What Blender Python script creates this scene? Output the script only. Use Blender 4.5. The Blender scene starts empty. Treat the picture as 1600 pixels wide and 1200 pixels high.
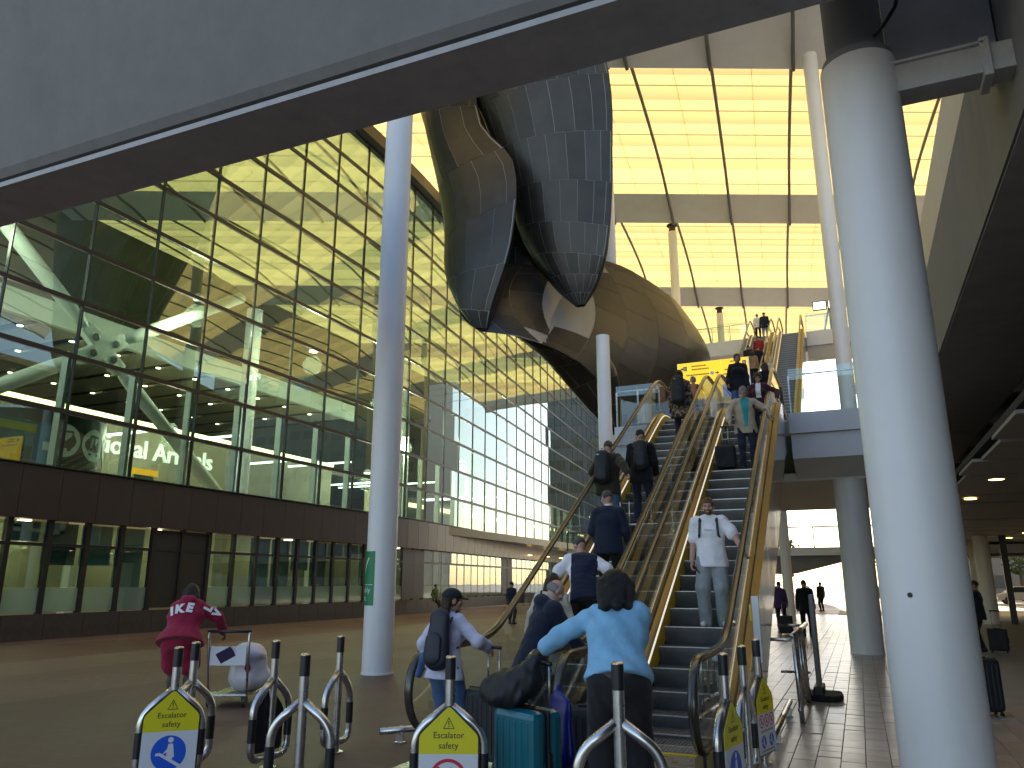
import bpy, math, random
import numpy as np
from mathutils import Vector, Matrix
random.seed(7)
R = math.radians
S = bpy.context.scene
COL = S.collection

# ------------------------------------------------------------------ camera, sky, sun, exposure
cam = bpy.data.objects.new('camera', bpy.data.cameras.new('camera'))
COL.objects.link(cam)
cam.location = (0, 0, 1.65)
cam.rotation_euler = (R(90 + 14.5), 0, R(23.6))
cam.data.sensor_width = 36
cam.data.lens = 27.05
cam.data.clip_end = 3000
cam.data.clip_start = 0.05
S.camera = cam
SUN_EL, SUN_AZ = 36.0, -12.0          # azimuth from +Y towards +X
w = bpy.data.worlds.new('World'); S.world = w; w.use_nodes = True
wn = w.node_tree.nodes; wn.clear()
sky = wn.new('ShaderNodeTexSky'); sky.sky_type = 'NISHITA'; sky.sun_disc = False
sky.sun_elevation = R(SUN_EL); sky.sun_rotation = R(SUN_AZ)
sky.dust_density = 1.2; sky.air_density = 1.0; sky.ozone_density = 1.0
bg = wn.new('ShaderNodeBackground'); bg.inputs[1].default_value = 0.15
wo = wn.new('ShaderNodeOutputWorld')
w.node_tree.links.new(sky.outputs[0], bg.inputs[0]); w.node_tree.links.new(bg.outputs[0], wo.inputs[0])
sl = bpy.data.lights.new('sun', 'SUN'); sl.energy = 4.6; sl.angle = R(0.5); sl.color = (1, .955, .88)
sun = bpy.data.objects.new('sun', sl); COL.objects.link(sun)
sun.rotation_euler = Vector((-math.sin(R(SUN_AZ)) * math.cos(R(SUN_EL)), -math.cos(R(SUN_AZ)) * math.cos(R(SUN_EL)), -math.sin(R(SUN_EL)))).to_track_quat('-Z', 'Y').to_euler()
sun.location = (10, 30, 60)
S.view_settings.view_transform = 'Standard'; S.view_settings.look = 'None'
S.view_settings.exposure = 1.28; S.view_settings.gamma = 1
S.view_settings.use_curve_mapping = False
S.view_settings.use_white_balance = True; S.view_settings.white_balance_temperature = 6900
S.render.engine = 'CYCLES'
cy = S.cycles
cy.use_denoising = True
try: cy.denoiser = 'OPENIMAGEDENOISE'
except Exception: pass
cy.max_bounces = 9; cy.diffuse_bounces = 4; cy.glossy_bounces = 4; cy.transmission_bounces = 6
cy.transparent_max_bounces = 24; cy.caustics_reflective = False; cy.caustics_refractive = False
cy.sample_clamp_indirect = 6.0

# ------------------------------------------------------------------ materials
MATS = {}
def mat(name, col, rough=.5, metal=0., spec=.5, noise=None, bump=None, emit=None, alpha=None, wave=None, coat=0, dirt=None, sheen=0):
    """noise=(scale, amount): soft colour variation; bump=(scale, strength, dist); wave=(scale, axis, strength) ribs; dirt=(scale, amount) blotches"""
    if name in MATS: return MATS[name]
    m = bpy.data.materials.new(name); m.use_nodes = True
    nt = m.node_tree; n = nt.nodes; L = nt.links
    b = n['Principled BSDF']
    b.inputs['Base Color'].default_value = (*col, 1)
    b.inputs['Roughness'].default_value = rough
    b.inputs['Metallic'].default_value = metal
    b.inputs['Specular IOR Level'].default_value = spec
    if coat: b.inputs['Coat Weight'].default_value = coat; b.inputs['Coat Roughness'].default_value = .08
    if sheen: b.inputs['Sheen Weight'].default_value = sheen
    tc = n.new('ShaderNodeTexCoord')
    colsock = None
    if noise:
        t = n.new('ShaderNodeTexNoise'); t.inputs['Scale'].default_value = noise[0]; t.inputs['Detail'].default_value = 6; t.inputs['Roughness'].default_value = .65
        L.new(tc.outputs['Object'], t.inputs['Vector'])
        mr = n.new('ShaderNodeMapRange'); mr.inputs[1].default_value = .3; mr.inputs[2].default_value = .7
        mr.inputs[3].default_value = 1 - noise[1]; mr.inputs[4].default_value = 1 + noise[1]
        L.new(t.outputs['Fac'], mr.inputs[0])
        mx = n.new('ShaderNodeMix'); mx.data_type = 'RGBA'; mx.blend_type = 'MULTIPLY'; mx.inputs[0].default_value = 1
        mx.inputs[6].default_value = (*col, 1); L.new(mr.outputs[0], mx.inputs[7]); colsock = mx.outputs[2]
        rr = n.new('ShaderNodeMapRange'); rr.inputs[3].default_value = max(.02, rough * .8); rr.inputs[4].default_value = min(1, rough * 1.2)
        L.new(t.outputs['Fac'], rr.inputs[0]); L.new(rr.outputs[0], b.inputs['Roughness'])
    if dirt:
        t = n.new('ShaderNodeTexNoise'); t.inputs['Scale'].default_value = dirt[0]; t.inputs['Detail'].default_value = 9; t.inputs['Roughness'].default_value = .7
        mp = n.new('ShaderNodeMapping'); mp.inputs['Scale'].default_value = (1, 1, .35)
        L.new(tc.outputs['Object'], mp.inputs['Vector']); L.new(mp.outputs[0], t.inputs['Vector'])
        mr = n.new('ShaderNodeMapRange'); mr.inputs[1].default_value = .5; mr.inputs[2].default_value = .75
        mr.inputs[3].default_value = 1; mr.inputs[4].default_value = 1 - dirt[1]
        L.new(t.outputs['Fac'], mr.inputs[0])
        mx = n.new('ShaderNodeMix'); mx.data_type = 'RGBA'; mx.blend_type = 'MULTIPLY'; mx.inputs[0].default_value = 1
        if colsock: L.new(colsock, mx.inputs[6])
        else: mx.inputs[6].default_value = (*col, 1)
        L.new(mr.outputs[0], mx.inputs[7]); colsock = mx.outputs[2]
    if colsock: L.new(colsock, b.inputs['Base Color'])
    hs = None
    if bump:
        t = n.new('ShaderNodeTexNoise'); t.inputs['Scale'].default_value = bump[0]; t.inputs['Detail'].default_value = 5
        L.new(tc.outputs['Object'], t.inputs['Vector']); hs = t.outputs['Fac']
        bd, bs = (bump[2] if len(bump) > 2 else .01), bump[1]
    if wave:
        t = n.new('ShaderNodeTexWave'); t.inputs['Scale'].default_value = wave[0]; t.bands_direction = wave[1]
        t.inputs['Distortion'].default_value = wave[3] if len(wave) > 3 else 0
        L.new(tc.outputs['Object'], t.inputs['Vector']); hs = t.outputs['Fac']; bd, bs = .004, wave[2]
    if hs:
        bp = n.new('ShaderNodeBump'); bp.inputs['Strength'].default_value = bs; bp.inputs['Distance'].default_value = bd
        L.new(hs, bp.inputs['Height']); L.new(bp.outputs[0], b.inputs['Normal'])
    if emit:
        b.inputs['Emission Color'].default_value = (*emit[:3], 1); b.inputs['Emission Strength'].default_value = emit[3]
    MATS[name] = m
    return m

def glass(name, tint=(.85, .95, .9), ior=1.5, gain=1., base=0., rough=0., frost=0., gtint=(1, 1, 1)):
    """thin architectural glass: see-through tint plus mirror reflection, optional frosting"""
    if name in MATS: return MATS[name]
    m = bpy.data.materials.new(name); m.use_nodes = True
    nt = m.node_tree; n = nt.nodes; L = nt.links; n.clear()
    o = n.new('ShaderNodeOutputMaterial'); tr = n.new('ShaderNodeBsdfTransparent'); tr.inputs[0].default_value = (*tint, 1)
    g = n.new('ShaderNodeBsdfGlossy'); g.inputs['Roughness'].default_value = rough; g.inputs[0].default_value = (*gtint, 1)
    lw = n.new('ShaderNodeLayerWeight'); lw.inputs[0].default_value = .5      # Schlick reflectance, same from both sides
    pw = n.new('ShaderNodeMath'); pw.operation = 'POWER'; pw.inputs[1].default_value = 4.2; L.new(lw.outputs['Facing'], pw.inputs[0])
    f0 = ((ior-1)/(ior+1))**2*gain + base
    ma = n.new('ShaderNodeMath'); ma.operation = 'MULTIPLY_ADD'; ma.inputs[1].default_value = (1-f0)*.8; ma.inputs[2].default_value = f0; ma.use_clamp = True
    L.new(pw.outputs[0], ma.inputs[0])
    first = tr.outputs[0]
    if frost:
        df = n.new('ShaderNodeBsdfTranslucent'); df.inputs[0].default_value = (.55, .72, .66, 1)
        dd = n.new('ShaderNodeBsdfDiffuse'); dd.inputs[0].default_value = (.35, .48, .43, 1)
        m0 = n.new('ShaderNodeMixShader'); m0.inputs[0].default_value = .4; L.new(df.outputs[0], m0.inputs[1]); L.new(dd.outputs[0], m0.inputs[2])
        m1 = n.new('ShaderNodeMixShader'); m1.inputs[0].default_value = frost
        L.new(tr.outputs[0], m1.inputs[1]); L.new(m0.outputs[0], m1.inputs[2]); first = m1.outputs[0]
    mx = n.new('ShaderNodeMixShader'); L.new(ma.outputs[0], mx.inputs[0]); L.new(first, mx.inputs[1]); L.new(g.outputs[0], mx.inputs[2])
    L.new(mx.outputs[0], o.inputs[0])
    MATS[name] = m
    return m

# ------------------------------------------------------------------ mesh building
def clean(o, name):
    o.name = name
    return o

class MB:
    def __init__(s): s.v = []; s.f = []; s.mi = []
    def add(s, vs, fs, mi=0):
        k = len(s.v); s.v += [tuple(p) for p in vs]
        for f in fs: s.f.append(tuple(i + k for i in f)); s.mi.append(mi)
        return s
    def box(s, x0, x1, y0, y1, z0, z1, mi=0):
        return s.add([(x0,y0,z0),(x1,y0,z0),(x1,y1,z0),(x0,y1,z0),(x0,y0,z1),(x1,y0,z1),(x1,y1,z1),(x0,y1,z1)],
                     [(0,3,2,1),(4,5,6,7),(0,1,5,4),(1,2,6,5),(2,3,7,6),(3,0,4,7)], mi)
    def obox(s, c, h, rot=None, mi=0):
        M = rot if rot is not None else Matrix.Identity(3)
        vs = [Vector(c) + M @ Vector((a*h[0], b*h[1], d*h[2])) for d in (-1,1) for a, b in ((-1,-1),(1,-1),(1,1),(-1,1))]
        return s.add(vs, [(0,3,2,1),(4,5,6,7),(0,1,5,4),(1,2,6,5),(2,3,7,6),(3,0,4,7)], mi)
    def bar(s, a, b, w, h, mi=0, up=(0,0,1)):
        a, b = Vector(a), Vector(b); d = (b-a); l = d.length; d.normalize()
        u = Vector(up); sd = d.cross(u)
        if sd.length < 1e-4: sd = d.cross(Vector((1,0,0)))
        sd.normalize(); u = sd.cross(d)
        M = Matrix((sd, d, u)).transposed()
        return s.obox((a+b)/2, (w/2, l/2, h/2), M, mi)
    def tube(s, pts, r, n=10, caps=True, mi=0, closed=False, flat=None):
        pts = [Vector(p) for p in pts]; N = len(pts)
        rs = r if isinstance(r, (list, tuple)) else [r]*N
        ref = None; rings = []
        for i in range(N):
            if closed: d = pts[(i+1) % N] - pts[i-1]
            else: d = pts[min(i+1, N-1)] - pts[max(i-1, 0)]
            d.normalize()
            if ref is None:
                ref = Vector((0,0,1)) if abs(d.z) < .9 else Vector((1,0,0))
                ref = (ref - d*ref.dot(d)).normalized()
            else:
                ref = ref - d*ref.dot(d)
                ref = ref.normalized() if ref.length > 1e-5 else Vector((1,0,0))
            q = d.cross(ref)
            k = flat or 1
            rings.append([pts[i] + ref*math.cos(2*math.pi*j/n)*rs[i]*k + q*math.sin(2*math.pi*j/n)*rs[i] for j in range(n)])
        vs = [p for rg in rings for p in rg]; fs = []
        for i in range(N if closed else N-1):
            a, b = i*n, ((i+1) % N)*n
            for j in range(n): fs.append((a+j, a+(j+1) % n, b+(j+1) % n, b+j))
        if caps and not closed:
            fs.append(tuple(range(n-1, -1, -1))); fs.append(tuple(range((N-1)*n, N*n)))
        return s.add(vs, fs, mi)
    def prism(s, poly, axis, a, b, mi=0):
        """poly: 2D outline, extruded along axis ('x','y','z') from a to b"""
        def P(p, t): return {'x': (t, p[0], p[1]), 'y': (p[0], t, p[1]), 'z': (p[0], p[1], t)}[axis]
        n = len(poly)
        vs = [P(p, a) for p in poly] + [P(p, b) for p in poly]
        fs = [tuple(range(n-1, -1, -1)), tuple(range(n, 2*n))] + [(j, (j+1) % n, n+(j+1) % n, n+j) for j in range(n)]
        return s.add(vs, fs, mi)
    def lathe(s, prof, c=(0,0,0), n=24, mi=0):
        vs = []; m = len(prof)
        for r, z in prof:
            vs += [(c[0]+r*math.cos(2*math.pi*j/n), c[1]+r*math.sin(2*math.pi*j/n), c[2]+z) for j in range(n)]
        fs = [(i*n+j, i*n+(j+1) % n, (i+1)*n+(j+1) % n, (i+1)*n+j) for i in range(m-1) for j in range(n)]
        fs.append(tuple(range(n-1, -1, -1))); fs.append(tuple(range((m-1)*n, m*n)))
        return s.add(vs, fs, mi)
    def grid(s, fn, nu, nv, mi=0, thick=None):
        vs = [fn(i/nu, j/nv) for j in range(nv+1) for i in range(nu+1)]
        fs = [(j*(nu+1)+i, j*(nu+1)+i+1, (j+1)*(nu+1)+i+1, (j+1)*(nu+1)+i) for j in range(nv) for i in range(nu)]
        return s.add(vs, fs, mi)
    def mesh(s, name, mats, smooth=False, off=(0,0,0)):
        me = bpy.data.meshes.new(name)
        vs = s.v if off == (0,0,0) else [(a-off[0], b-off[1], c-off[2]) for a, b, c in s.v]
        me.from_pydata(vs, [], s.f)
        if not isinstance(mats, (list, tuple)): mats = [mats]
        for m in mats: me.materials.append(m)
        if len(mats) > 1: me.polygons.foreach_set('material_index', s.mi)
        if smooth: me.polygons.foreach_set('use_smooth', [True]*len(me.polygons))
        me.update()
        return me
    def build(s, name, mats, parent=None, smooth=False, bevel=0, world=False, label=None, auto=None):
        off = (0,0,0)
        if parent is not None and world: off = tuple(parent.location)
        me = s.mesh(name, mats, smooth or auto is not None, off)
        o = bpy.data.objects.new(name, me); COL.objects.link(o)
        if auto is not None:
            try: me.set_sharp_from_angle(angle=R(auto))
            except Exception: pass
        if parent is not None: o.parent = parent
        if bevel:
            b = o.modifiers.new('bevel', 'BEVEL'); b.width = bevel; b.segments = 2; b.limit_method = 'ANGLE'
        if label: o['label'] = label
        return o

def fillet(pts, r, n=6):
    out = [Vector(pts[0])]
    for i in range(1, len(pts)-1):
        p, a, b = Vector(pts[i]), Vector(pts[i-1]), Vector(pts[i+1])
        u, v = (a-p), (b-p); rr = min(r, u.length*.48, v.length*.48); s_, e_ = p+u.normalized()*rr, p+v.normalized()*rr
        for k in range(n+1):
            t = k/n; out.append((1-t)**2*s_ + 2*t*(1-t)*p + t*t*e_)
    out.append(Vector(pts[-1]))
    return out
def inst(name, me, parent=None, loc=(0,0,0), rot=(0,0,0), scale=(1,1,1)):
    o = bpy.data.objects.new(name, me); COL.objects.link(o)
    o.parent = parent; o.location = loc; o.rotation_euler = rot; o.scale = scale
    return o
def tag(o, label, cat, group=None):
    o['label'] = label; o['category'] = cat
    if group: o['group'] = group
    return o
def struct(o): o['kind'] = 'structure'; return o
def stuff(o): o['kind'] = 'stuff'; return o
def empty(name, loc, label=None, cat=None, group=None, rz=0):
    o = bpy.data.objects.new(name, None); COL.objects.link(o); o.location = loc; o.rotation_euler = (0, 0, rz)
    o.empty_display_size = .2
    if label: tag(o, label, cat, group)
    return o
def copy_tree(o, parent=None):
    c = o.copy(); COL.objects.link(c); c.parent = parent
    for ch in [k for k in bpy.data.objects if k.parent == o]: copy_tree(ch, c)
    return c
def text(name, body, size, m, parent, loc, rot, extrude=.002, align='CENTER', bold=0., label=None):
    c = bpy.data.curves.new(name, 'FONT'); c.body = body; c.size = size; c.extrude = extrude; c.align_x = align; c.align_y = 'CENTER'; c.offset = bold
    c.resolution_u = 3
    o = bpy.data.objects.new(name + '_tmp', c); COL.objects.link(o)
    dg = bpy.context.evaluated_depsgraph_get()
    me = bpy.data.meshes.new_from_object(o.evaluated_get(dg))
    bpy.data.objects.remove(o); bpy.data.curves.remove(c)
    me.name = name; me.materials.clear(); me.materials.append(m)
    r = inst(name, me, parent, loc, rot)
    if label: r['label'] = label
    return r
def arc(c, r, a0, a1, n, plane='yz', x=0):
    out = []
    for i in range(n+1):
        a = a0 + (a1-a0)*i/n
        p, q = c[0]+r*math.cos(a), c[1]+r*math.sin(a)
        out.append((x, p, q) if plane == 'yz' else (p, x, q) if plane == 'xz' else (p, q, x))
    return out

# ------------------------------------------------------------------ shared materials
CONC = mat('concrete', (.19, .183, .172), .85, noise=(3, .10), bump=(60, .25, .004), dirt=(.8, .18))
CONCD = mat('concrete_soffit', (.43, .42, .41), .9, noise=(2.5, .12), bump=(50, .25, .004), dirt=(.6, .2))  # lighter copy of the concrete, brightened for undersides that get little light
WHITE = mat('white_paint_steel', (.80, .785, .765), .38, noise=(1.2, .03), dirt=(1.5, .08), bump=(2.2, .06, .01))
WHITEP = mat('white_panel', (.72, .73, .75), .45, noise=(1.5, .04))
STEEL = mat('brushed_stainless', (.62, .61, .60), .28, 1., noise=(9, .12), bump=(120, .05, .002))
STEELP = mat('polished_stainless', (.60, .58, .55), .14, 1., noise=(2, .1), bump=(1.6, .35, .02))
BLACK = mat('black_rubber', (.012, .012, .014), .45, bump=(80, .1, .001))
BLACKM = mat('black_plastic', (.02, .02, .023), .35)
DARKF = mat('dark_bronze_frame', (.035, .030, .028), .4, .3, noise=(2, .1))
BROWN = mat('bronze_cladding', (.075, .062, .058), .36, .55, noise=(1.4, .06), bump=(1.2, .12, .01))
PLINTH = mat('dark_plinth_stone', (.05, .045, .042), .45, noise=(6, .25), dirt=(1.2, .2))
GOLD = mat('bronze_anodised', (.25, .19, .085), .38, .85, noise=(3, .1), bump=(40, .05, .002))
YEL = mat('yellow_skirt', (.80, .55, .04), .4, noise=(4, .05))
YELSIGN = mat('yellow_sign', (.86, .76, .02), .4)
WHITESIGN = mat('white_sign', (.80, .82, .86), .4)
BLUESIGN = mat('blue_sign', (.01, .12, .75), .4)
REDSIGN = mat('red_sign', (.72, .02, .06), .4)
INK = mat('dark_ink', (.03, .03, .03), .5)
LAMP = mat('downlight_lens', (.9, .85, .7), .4, emit=(1, .85, .6, 9))
LAMPW = mat('warm_lamp_lens', (.9, .75, .4), .4, emit=(1, .66, .25, 4))
COVE = mat('cove_light_strip', (1, .9, .6), .4, emit=(1, .82, .42, 3))
LEDW = mat('led_strip', (.9, .9, .85), .4, emit=(1, .95, .85, .3))

# ------------------------------------------------------------------ ground
def plaza_mat():
    m = bpy.data.materials.new('plaza_pavers'); m.use_nodes = True
    nt = m.node_tree; n = nt.nodes; L = nt.links; b = n['Principled BSDF']
    tc = n.new('ShaderNodeTexCoord'); sx = n.new('ShaderNodeSeparateXYZ'); L.new(tc.outputs['Object'], sx.inputs[0])
    br = n.new('ShaderNodeTexBrick'); br.inputs['Scale'].default_value = 1; br.inputs['Brick Width'].default_value = .21; br.inputs['Row Height'].default_value = .105
    br.inputs['Mortar Size'].default_value = .004; br.inputs['Color1'].default_value = (.9, .9, .9, 1); br.inputs['Color2'].default_value = (1.12, 1.08, 1.05, 1); br.inputs['Mortar'].default_value = (.5, .5, .5, 1)
    L.new(tc.outputs['Object'], br.inputs['Vector'])
    nz = n.new('ShaderNodeTexNoise'); nz.inputs['Scale'].default_value = .35; nz.inputs['Detail'].default_value = 7; L.new(tc.outputs['Object'], nz.inputs['Vector'])
    # paving bands run along the building (object X), edges wobble by one paver
    ad = n.new('ShaderNodeMath'); ad.operation = 'MULTIPLY_ADD'; ad.inputs[1].default_value = 1/24; ad.inputs[2].default_value = 1
    L.new(sx.outputs['X'], ad.inputs[0])
    cr = n.new('ShaderNodeValToRGB'); cr.color_ramp.interpolation = 'CONSTANT'
    e = cr.color_ramp.elements; e[0].position = 0; e[0].color = (0.187, 0.138, 0.109, 1); e[1].position = .14; e[1].color = (0.146, 0.077, 0.058, 1)
    for p, c in ((.30, (0.187, 0.138, 0.106, 1)), (.395, (0.156, 0.105, 0.083, 1)), (.46, (0.152, 0.109, 0.085, 1)), (.53, (0.119, 0.076, 0.061, 1)), (.74, (0.123, 0.083, 0.068, 1))):
        q = e.new(p); q.color = c
    L.new(ad.outputs[0], cr.inputs[0])
    mx = n.new('ShaderNodeMix'); mx.data_type = 'RGBA'; mx.blend_type = 'MULTIPLY'; mx.inputs[0].default_value = .85
    L.new(cr.outputs[0], mx.inputs[6]); L.new(br.outputs[0], mx.inputs[7])
    mr = n.new('ShaderNodeMapRange'); mr.inputs[1].default_value = .3; mr.inputs[2].default_value = .7; mr.inputs[3].default_value = .78; mr.inputs[4].default_value = 1.15
    L.new(nz.outputs['Fac'], mr.inputs[0])
    m2 = n.new('ShaderNodeMix'); m2.data_type = 'RGBA'; m2.blend_type = 'MULTIPLY'; m2.inputs[0].default_value = 1
    L.new(mx.outputs[2], m2.inputs[6]); L.new(mr.outputs[0], m2.inputs[7]); hsv = n.new('ShaderNodeMix'); hsv.data_type = 'RGBA'; hsv.blend_type = 'MULTIPLY'; hsv.inputs[0].default_value = 1; hsv.inputs[7].default_value = (.88, .77, .74, 1); L.new(m2.outputs[2], hsv.inputs[6]); L.new(hsv.outputs[2], b.inputs['Base Color'])
    rr = n.new('ShaderNodeMapRange'); rr.inputs[3].default_value = .38; rr.inputs[4].default_value = .75; L.new(nz.outputs['Fac'], rr.inputs[0]); L.new(rr.outputs[0], b.inputs['Roughness'])
    bp = n.new('ShaderNodeBump'); bp.inputs['Strength'].default_value = .3; bp.inputs['Distance'].default_value = .004
    L.new(br.outputs['Fac'], bp.inputs['Height']); bp.invert = True; L.new(bp.outputs[0], b.inputs['Normal'])
    return m
GRND = mat('pale_concrete_ground', (.42, .40, .37), .8, noise=(.4, .12), bump=(20, .2, .005))
struct(MB().add([(-700,-500,-.03),(700,-500,-.03),(700,1500,-.03),(-700,1500,-.03)], [(0,1,2,3)]).build('ground', GRND))
struct(MB().add([(-36,-3,0),(-1.22,-3,0),(-1.22,70,0),(-36,70,0)], [(0,1,2,3)]).build('plaza', plaza_mat()))  # stops just behind the camera so the pale ground bounces light forward
DARKPAVE = mat('undercroft_paving', (.27, .25, .23), .5, noise=(2, .2), bump=(12, .2, .004))
struct(MB().add([(1.64,-3,0),(40,-3,0),(40,48,0),(1.64,48,0)], [(0,1,2,3)]).build('undercroft_floor', DARKPAVE))
# right-hand pavement: a bed with individual paving stones
bed = struct(MB().add([(-1.22,-3,-.012),(1.64,-3,-.012),(1.64,48,-.012),(-1.22,48,-.012)], [(0,1,2,3)]).build('pavement', mat('joint_sand', (.06, .055, .05), .9)))
PAV = [mat('paver_%s' % nm, (c[0]*2.0, c[1]*1.82, c[2]*1.65), .30, noise=(2.2, .16), bump=(3.5, .35, .008), spec=.6) for nm, c in (('a', (.20, .185, .17)), ('b', (.17, .155, .145)), ('c', (.235, .215, .195)), ('d', (.19, .165, .15)))]
pmesh = {}
def paver_mesh(l, m):
    k = (round(l, 2), m.name)
    if k not in pmesh:
        b = MB(); W = .108; c = .004; h = .016
        b.add([(-W,-l/2,-h),(W,-l/2,-h),(W,l/2,-h),(-W,l/2,-h),(-W,-l/2,-c),(W,-l/2,-c),(W,l/2,-c),(-W,l/2,-c),(-W+c,-l/2+c,0),(W-c,-l/2+c,0),(W-c,l/2-c,0),(-W+c,l/2-c,0)],
              [(0,1,5,4),(1,2,6,5),(2,3,7,6),(3,0,4,7),(4,5,9,8),(5,6,10,9),(6,7,11,10),(7,4,8,11),(8,9,10,11)])
        pmesh[k] = b.mesh('paver', m)
    return pmesh[k]
rng = random.Random(3); npav = 0
restmb = [MB() for _ in PAV]
cand = []
for i in range(13):
    x = -1.1 + i*.22; y = -3.0 + rng.random()*.3
    while y < 46:
        l = rng.choice((.29, .36, .44)); cand.append((x, y + l/2, l - .006, rng.randrange(4), rng.gauss(0, .0016), rng.gauss(0, .004), rng.gauss(0, .004))); y += l
for i in range(-15, 0):
    x = -1.1 + i*.22; y = (11.0 if i > -7 else 20.5) + rng.random()*.3
    while y < 46:
        l = rng.choice((.29, .36, .44)); cand.append((x, y + l/2, l - .006, rng.randrange(4), .007 + rng.gauss(0, .0012), 0, 0)); y += l
vis = sorted([c for c in cand if -1.2 < c[0] < .75 and c[1] > 7.4], key=lambda c: c[1])[:290]
vs = set(id(c) for c in vis)
for c in cand:
    x, y, l, mi, dz, rx, ry = c
    if id(c) in vs:
        o = inst('paving_stone', paver_mesh(l, PAV[mi]), bed, (x, y, dz), (rx, ry, 0))
    else:
        b = restmb[mi]; W = .107
        b.add([(x-W,y-l/2,dz-.001),(x+W,y-l/2,dz+rx*.05),(x+W,y+l/2,dz+.001),(x-W,y+l/2,dz-ry*.05),(x-W,y-l/2,-.014),(x+W,y-l/2,-.014),(x+W,y+l/2,-.014),(x-W,y+l/2,-.014)], [(0,1,2,3),(0,4,5,1),(3,2,6,7),(1,5,6,2),(0,3,7,4)])
allrest = MB()
for i, b in enumerate(restmb): allrest.add(b.v, b.f, 0); allrest.mi[-len(b.f):] = [i]*len(b.f)
stuff(allrest.build('far_paving_stones', PAV, bed))

# ------------------------------------------------------------------ columns
def column(name, x, y, z0, z1, r, label, n=40, cap=0, group=None):
    c = empty(name, (x, y, z0), label, 'column', group)
    MB().lathe([(r, 0), (r, z1-z0)], n=n).build('shaft', WHITE, c, auto=40)
    MB().lathe([(r+.012, 0), (r+.012, .03), (r+.002, .035)], n=n).build('base_ring', WHITE, c, auto=40)
    if cap: MB().lathe([(r*.8, 0), (r*.8, .5), (r*1.25, .52), (r*1.25, .6)], c=(0,0,z1-z0), n=n).build('bearing_cap', DARKF, c, auto=40)
    return c
bigcol = column('concrete_column', .53, 8.0, 0, 6.95, .37, 'thick white round column in the right foreground next to the paved path', 64)
hd = MB(); hd.lathe([(.37, 6.95), (.34, 7.05), (.29, 7.08), (.29, 9.2)], n=40); hd.build('column_head', CONC, bigcol, auto=40)  # dark concrete colour stands in for the beam's shade on the head
MB().lathe([(.022, 0), (.022, .004)], n=12).build('drill_hole', BLACK, bigcol).matrix_local = Matrix.Translation((-.14, -.345, 1.55)) @ Matrix.Rotation(R(90), 4, 'X') @ Matrix.Rotation(R(-22), 4, 'Y')
leftcol = column('concrete_column', -8.45, 13.02, 0, 26, .29, 'slender tall white column with a green sign, standing on the plaza', 48)
column('concrete_column', .02, 21.4, 0, 4.2, .38, 'white column half hidden behind the thick foreground column, under the landing', 40)
column('concrete_column', -2.98, 38.2, 0, 12, .23, 'thin grey column far down the paved path beside the steel escalator side', 24)
column('concrete_column', -9.55, 33.7, 0, 27.2, .33, 'tall white column passing behind the right edge of the metal sculpture to the roof', 32, 1)
column('concrete_column', -7.88, 26.5, 0, 10.6, .25, 'short white column standing left of the landing under the metal sculpture', 32)
column('roof_column', -10.25, 53.6, 0, 27.2, .32, 'white column under the middle lip of the glowing roof', 28, 1)
column('roof_column', -9.9, 73.5, 0, 27.2, .32, 'distant white column above the yellow direction sign', 24, 1)
column('roof_column', .36, 36.2, 0, 27.1, .34, 'tall white roof column just left of the thick foreground column top', 32)
# bracket, cable
MB().box(.83, 1.9, 7.84, 8.12, 6.5, 6.8).box(1.62, 1.70, 7.80, 8.16, 6.44, 6.87).box(.83, 1.66, 7.80, 8.16, 6.80, 6.83).build('steel_bracket', CONCD, bigcol, world=True, bevel=.006)
cb = MB().tube([(1.02, 7.6, 8.0), (1.0, 7.62, 7.6), (.92, 7.66, 7.35), (.8, 7.7, 7.2), (.7, 7.72, 7.12)], .022, 8).build('hanging_cable', BLACK, smooth=True)
tag(cb, 'black cable hanging from the dark beam at the head of the thick column', 'cable')

# assembly point sign wrapped on the slender column
SG = mat('green_sign', (.0, .22, .075), .4)
sg = empty('assembly_sign', (-8.45, 13.02, 1.52), 'green assembly point sign wrapped round the slender column', 'sign')
aL, aR = R(-180-42), R(-180+98)   # centred towards -X, right edge towards the camera
def wrap(u, z, rr=.296): a = aL + (aR-aL)*u; return (rr*math.cos(a), rr*math.sin(a), z)
MB().grid(lambda u, v: wrap(u, v*1.0-.28), 24, 2).build('sign_board', SG, sg, smooth=True)
WS = mat('sign_white', (.8, .85, .8), .4)
MB().grid(lambda u, v: wrap(.04+.92*u, .095+v*.008, .2985), 24, 1).build('divider_line', WS, sg)
ck = MB()
for (u0, z0), (u1, z1) in (((.40, .32), (.52, .18)), ((.51, .18), (.64, .40)), ((.64, .40), (.80, .60))):
    ck.grid(lambda u, v: wrap(u0+(u1-u0)*v+(u-.5)*.05, z0+(z1-z0)*v, .299), 1, 4)
ck.build('tick_mark', WS, sg)
def wraptext(body, size, uc, z):
    o = text('sign_text', body, size, WS, sg, (0,0,0), (0,0,0), extrude=0.0)
    W = (aR-aL)*.296
    for v in o.data.vertices: v.co = wrap(uc + v.co.x/W, z + v.co.y, .2995)
    o.data.update()
wraptext('assembly', .145, .53, .0); wraptext('point', .145, .53, -.15)

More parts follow.
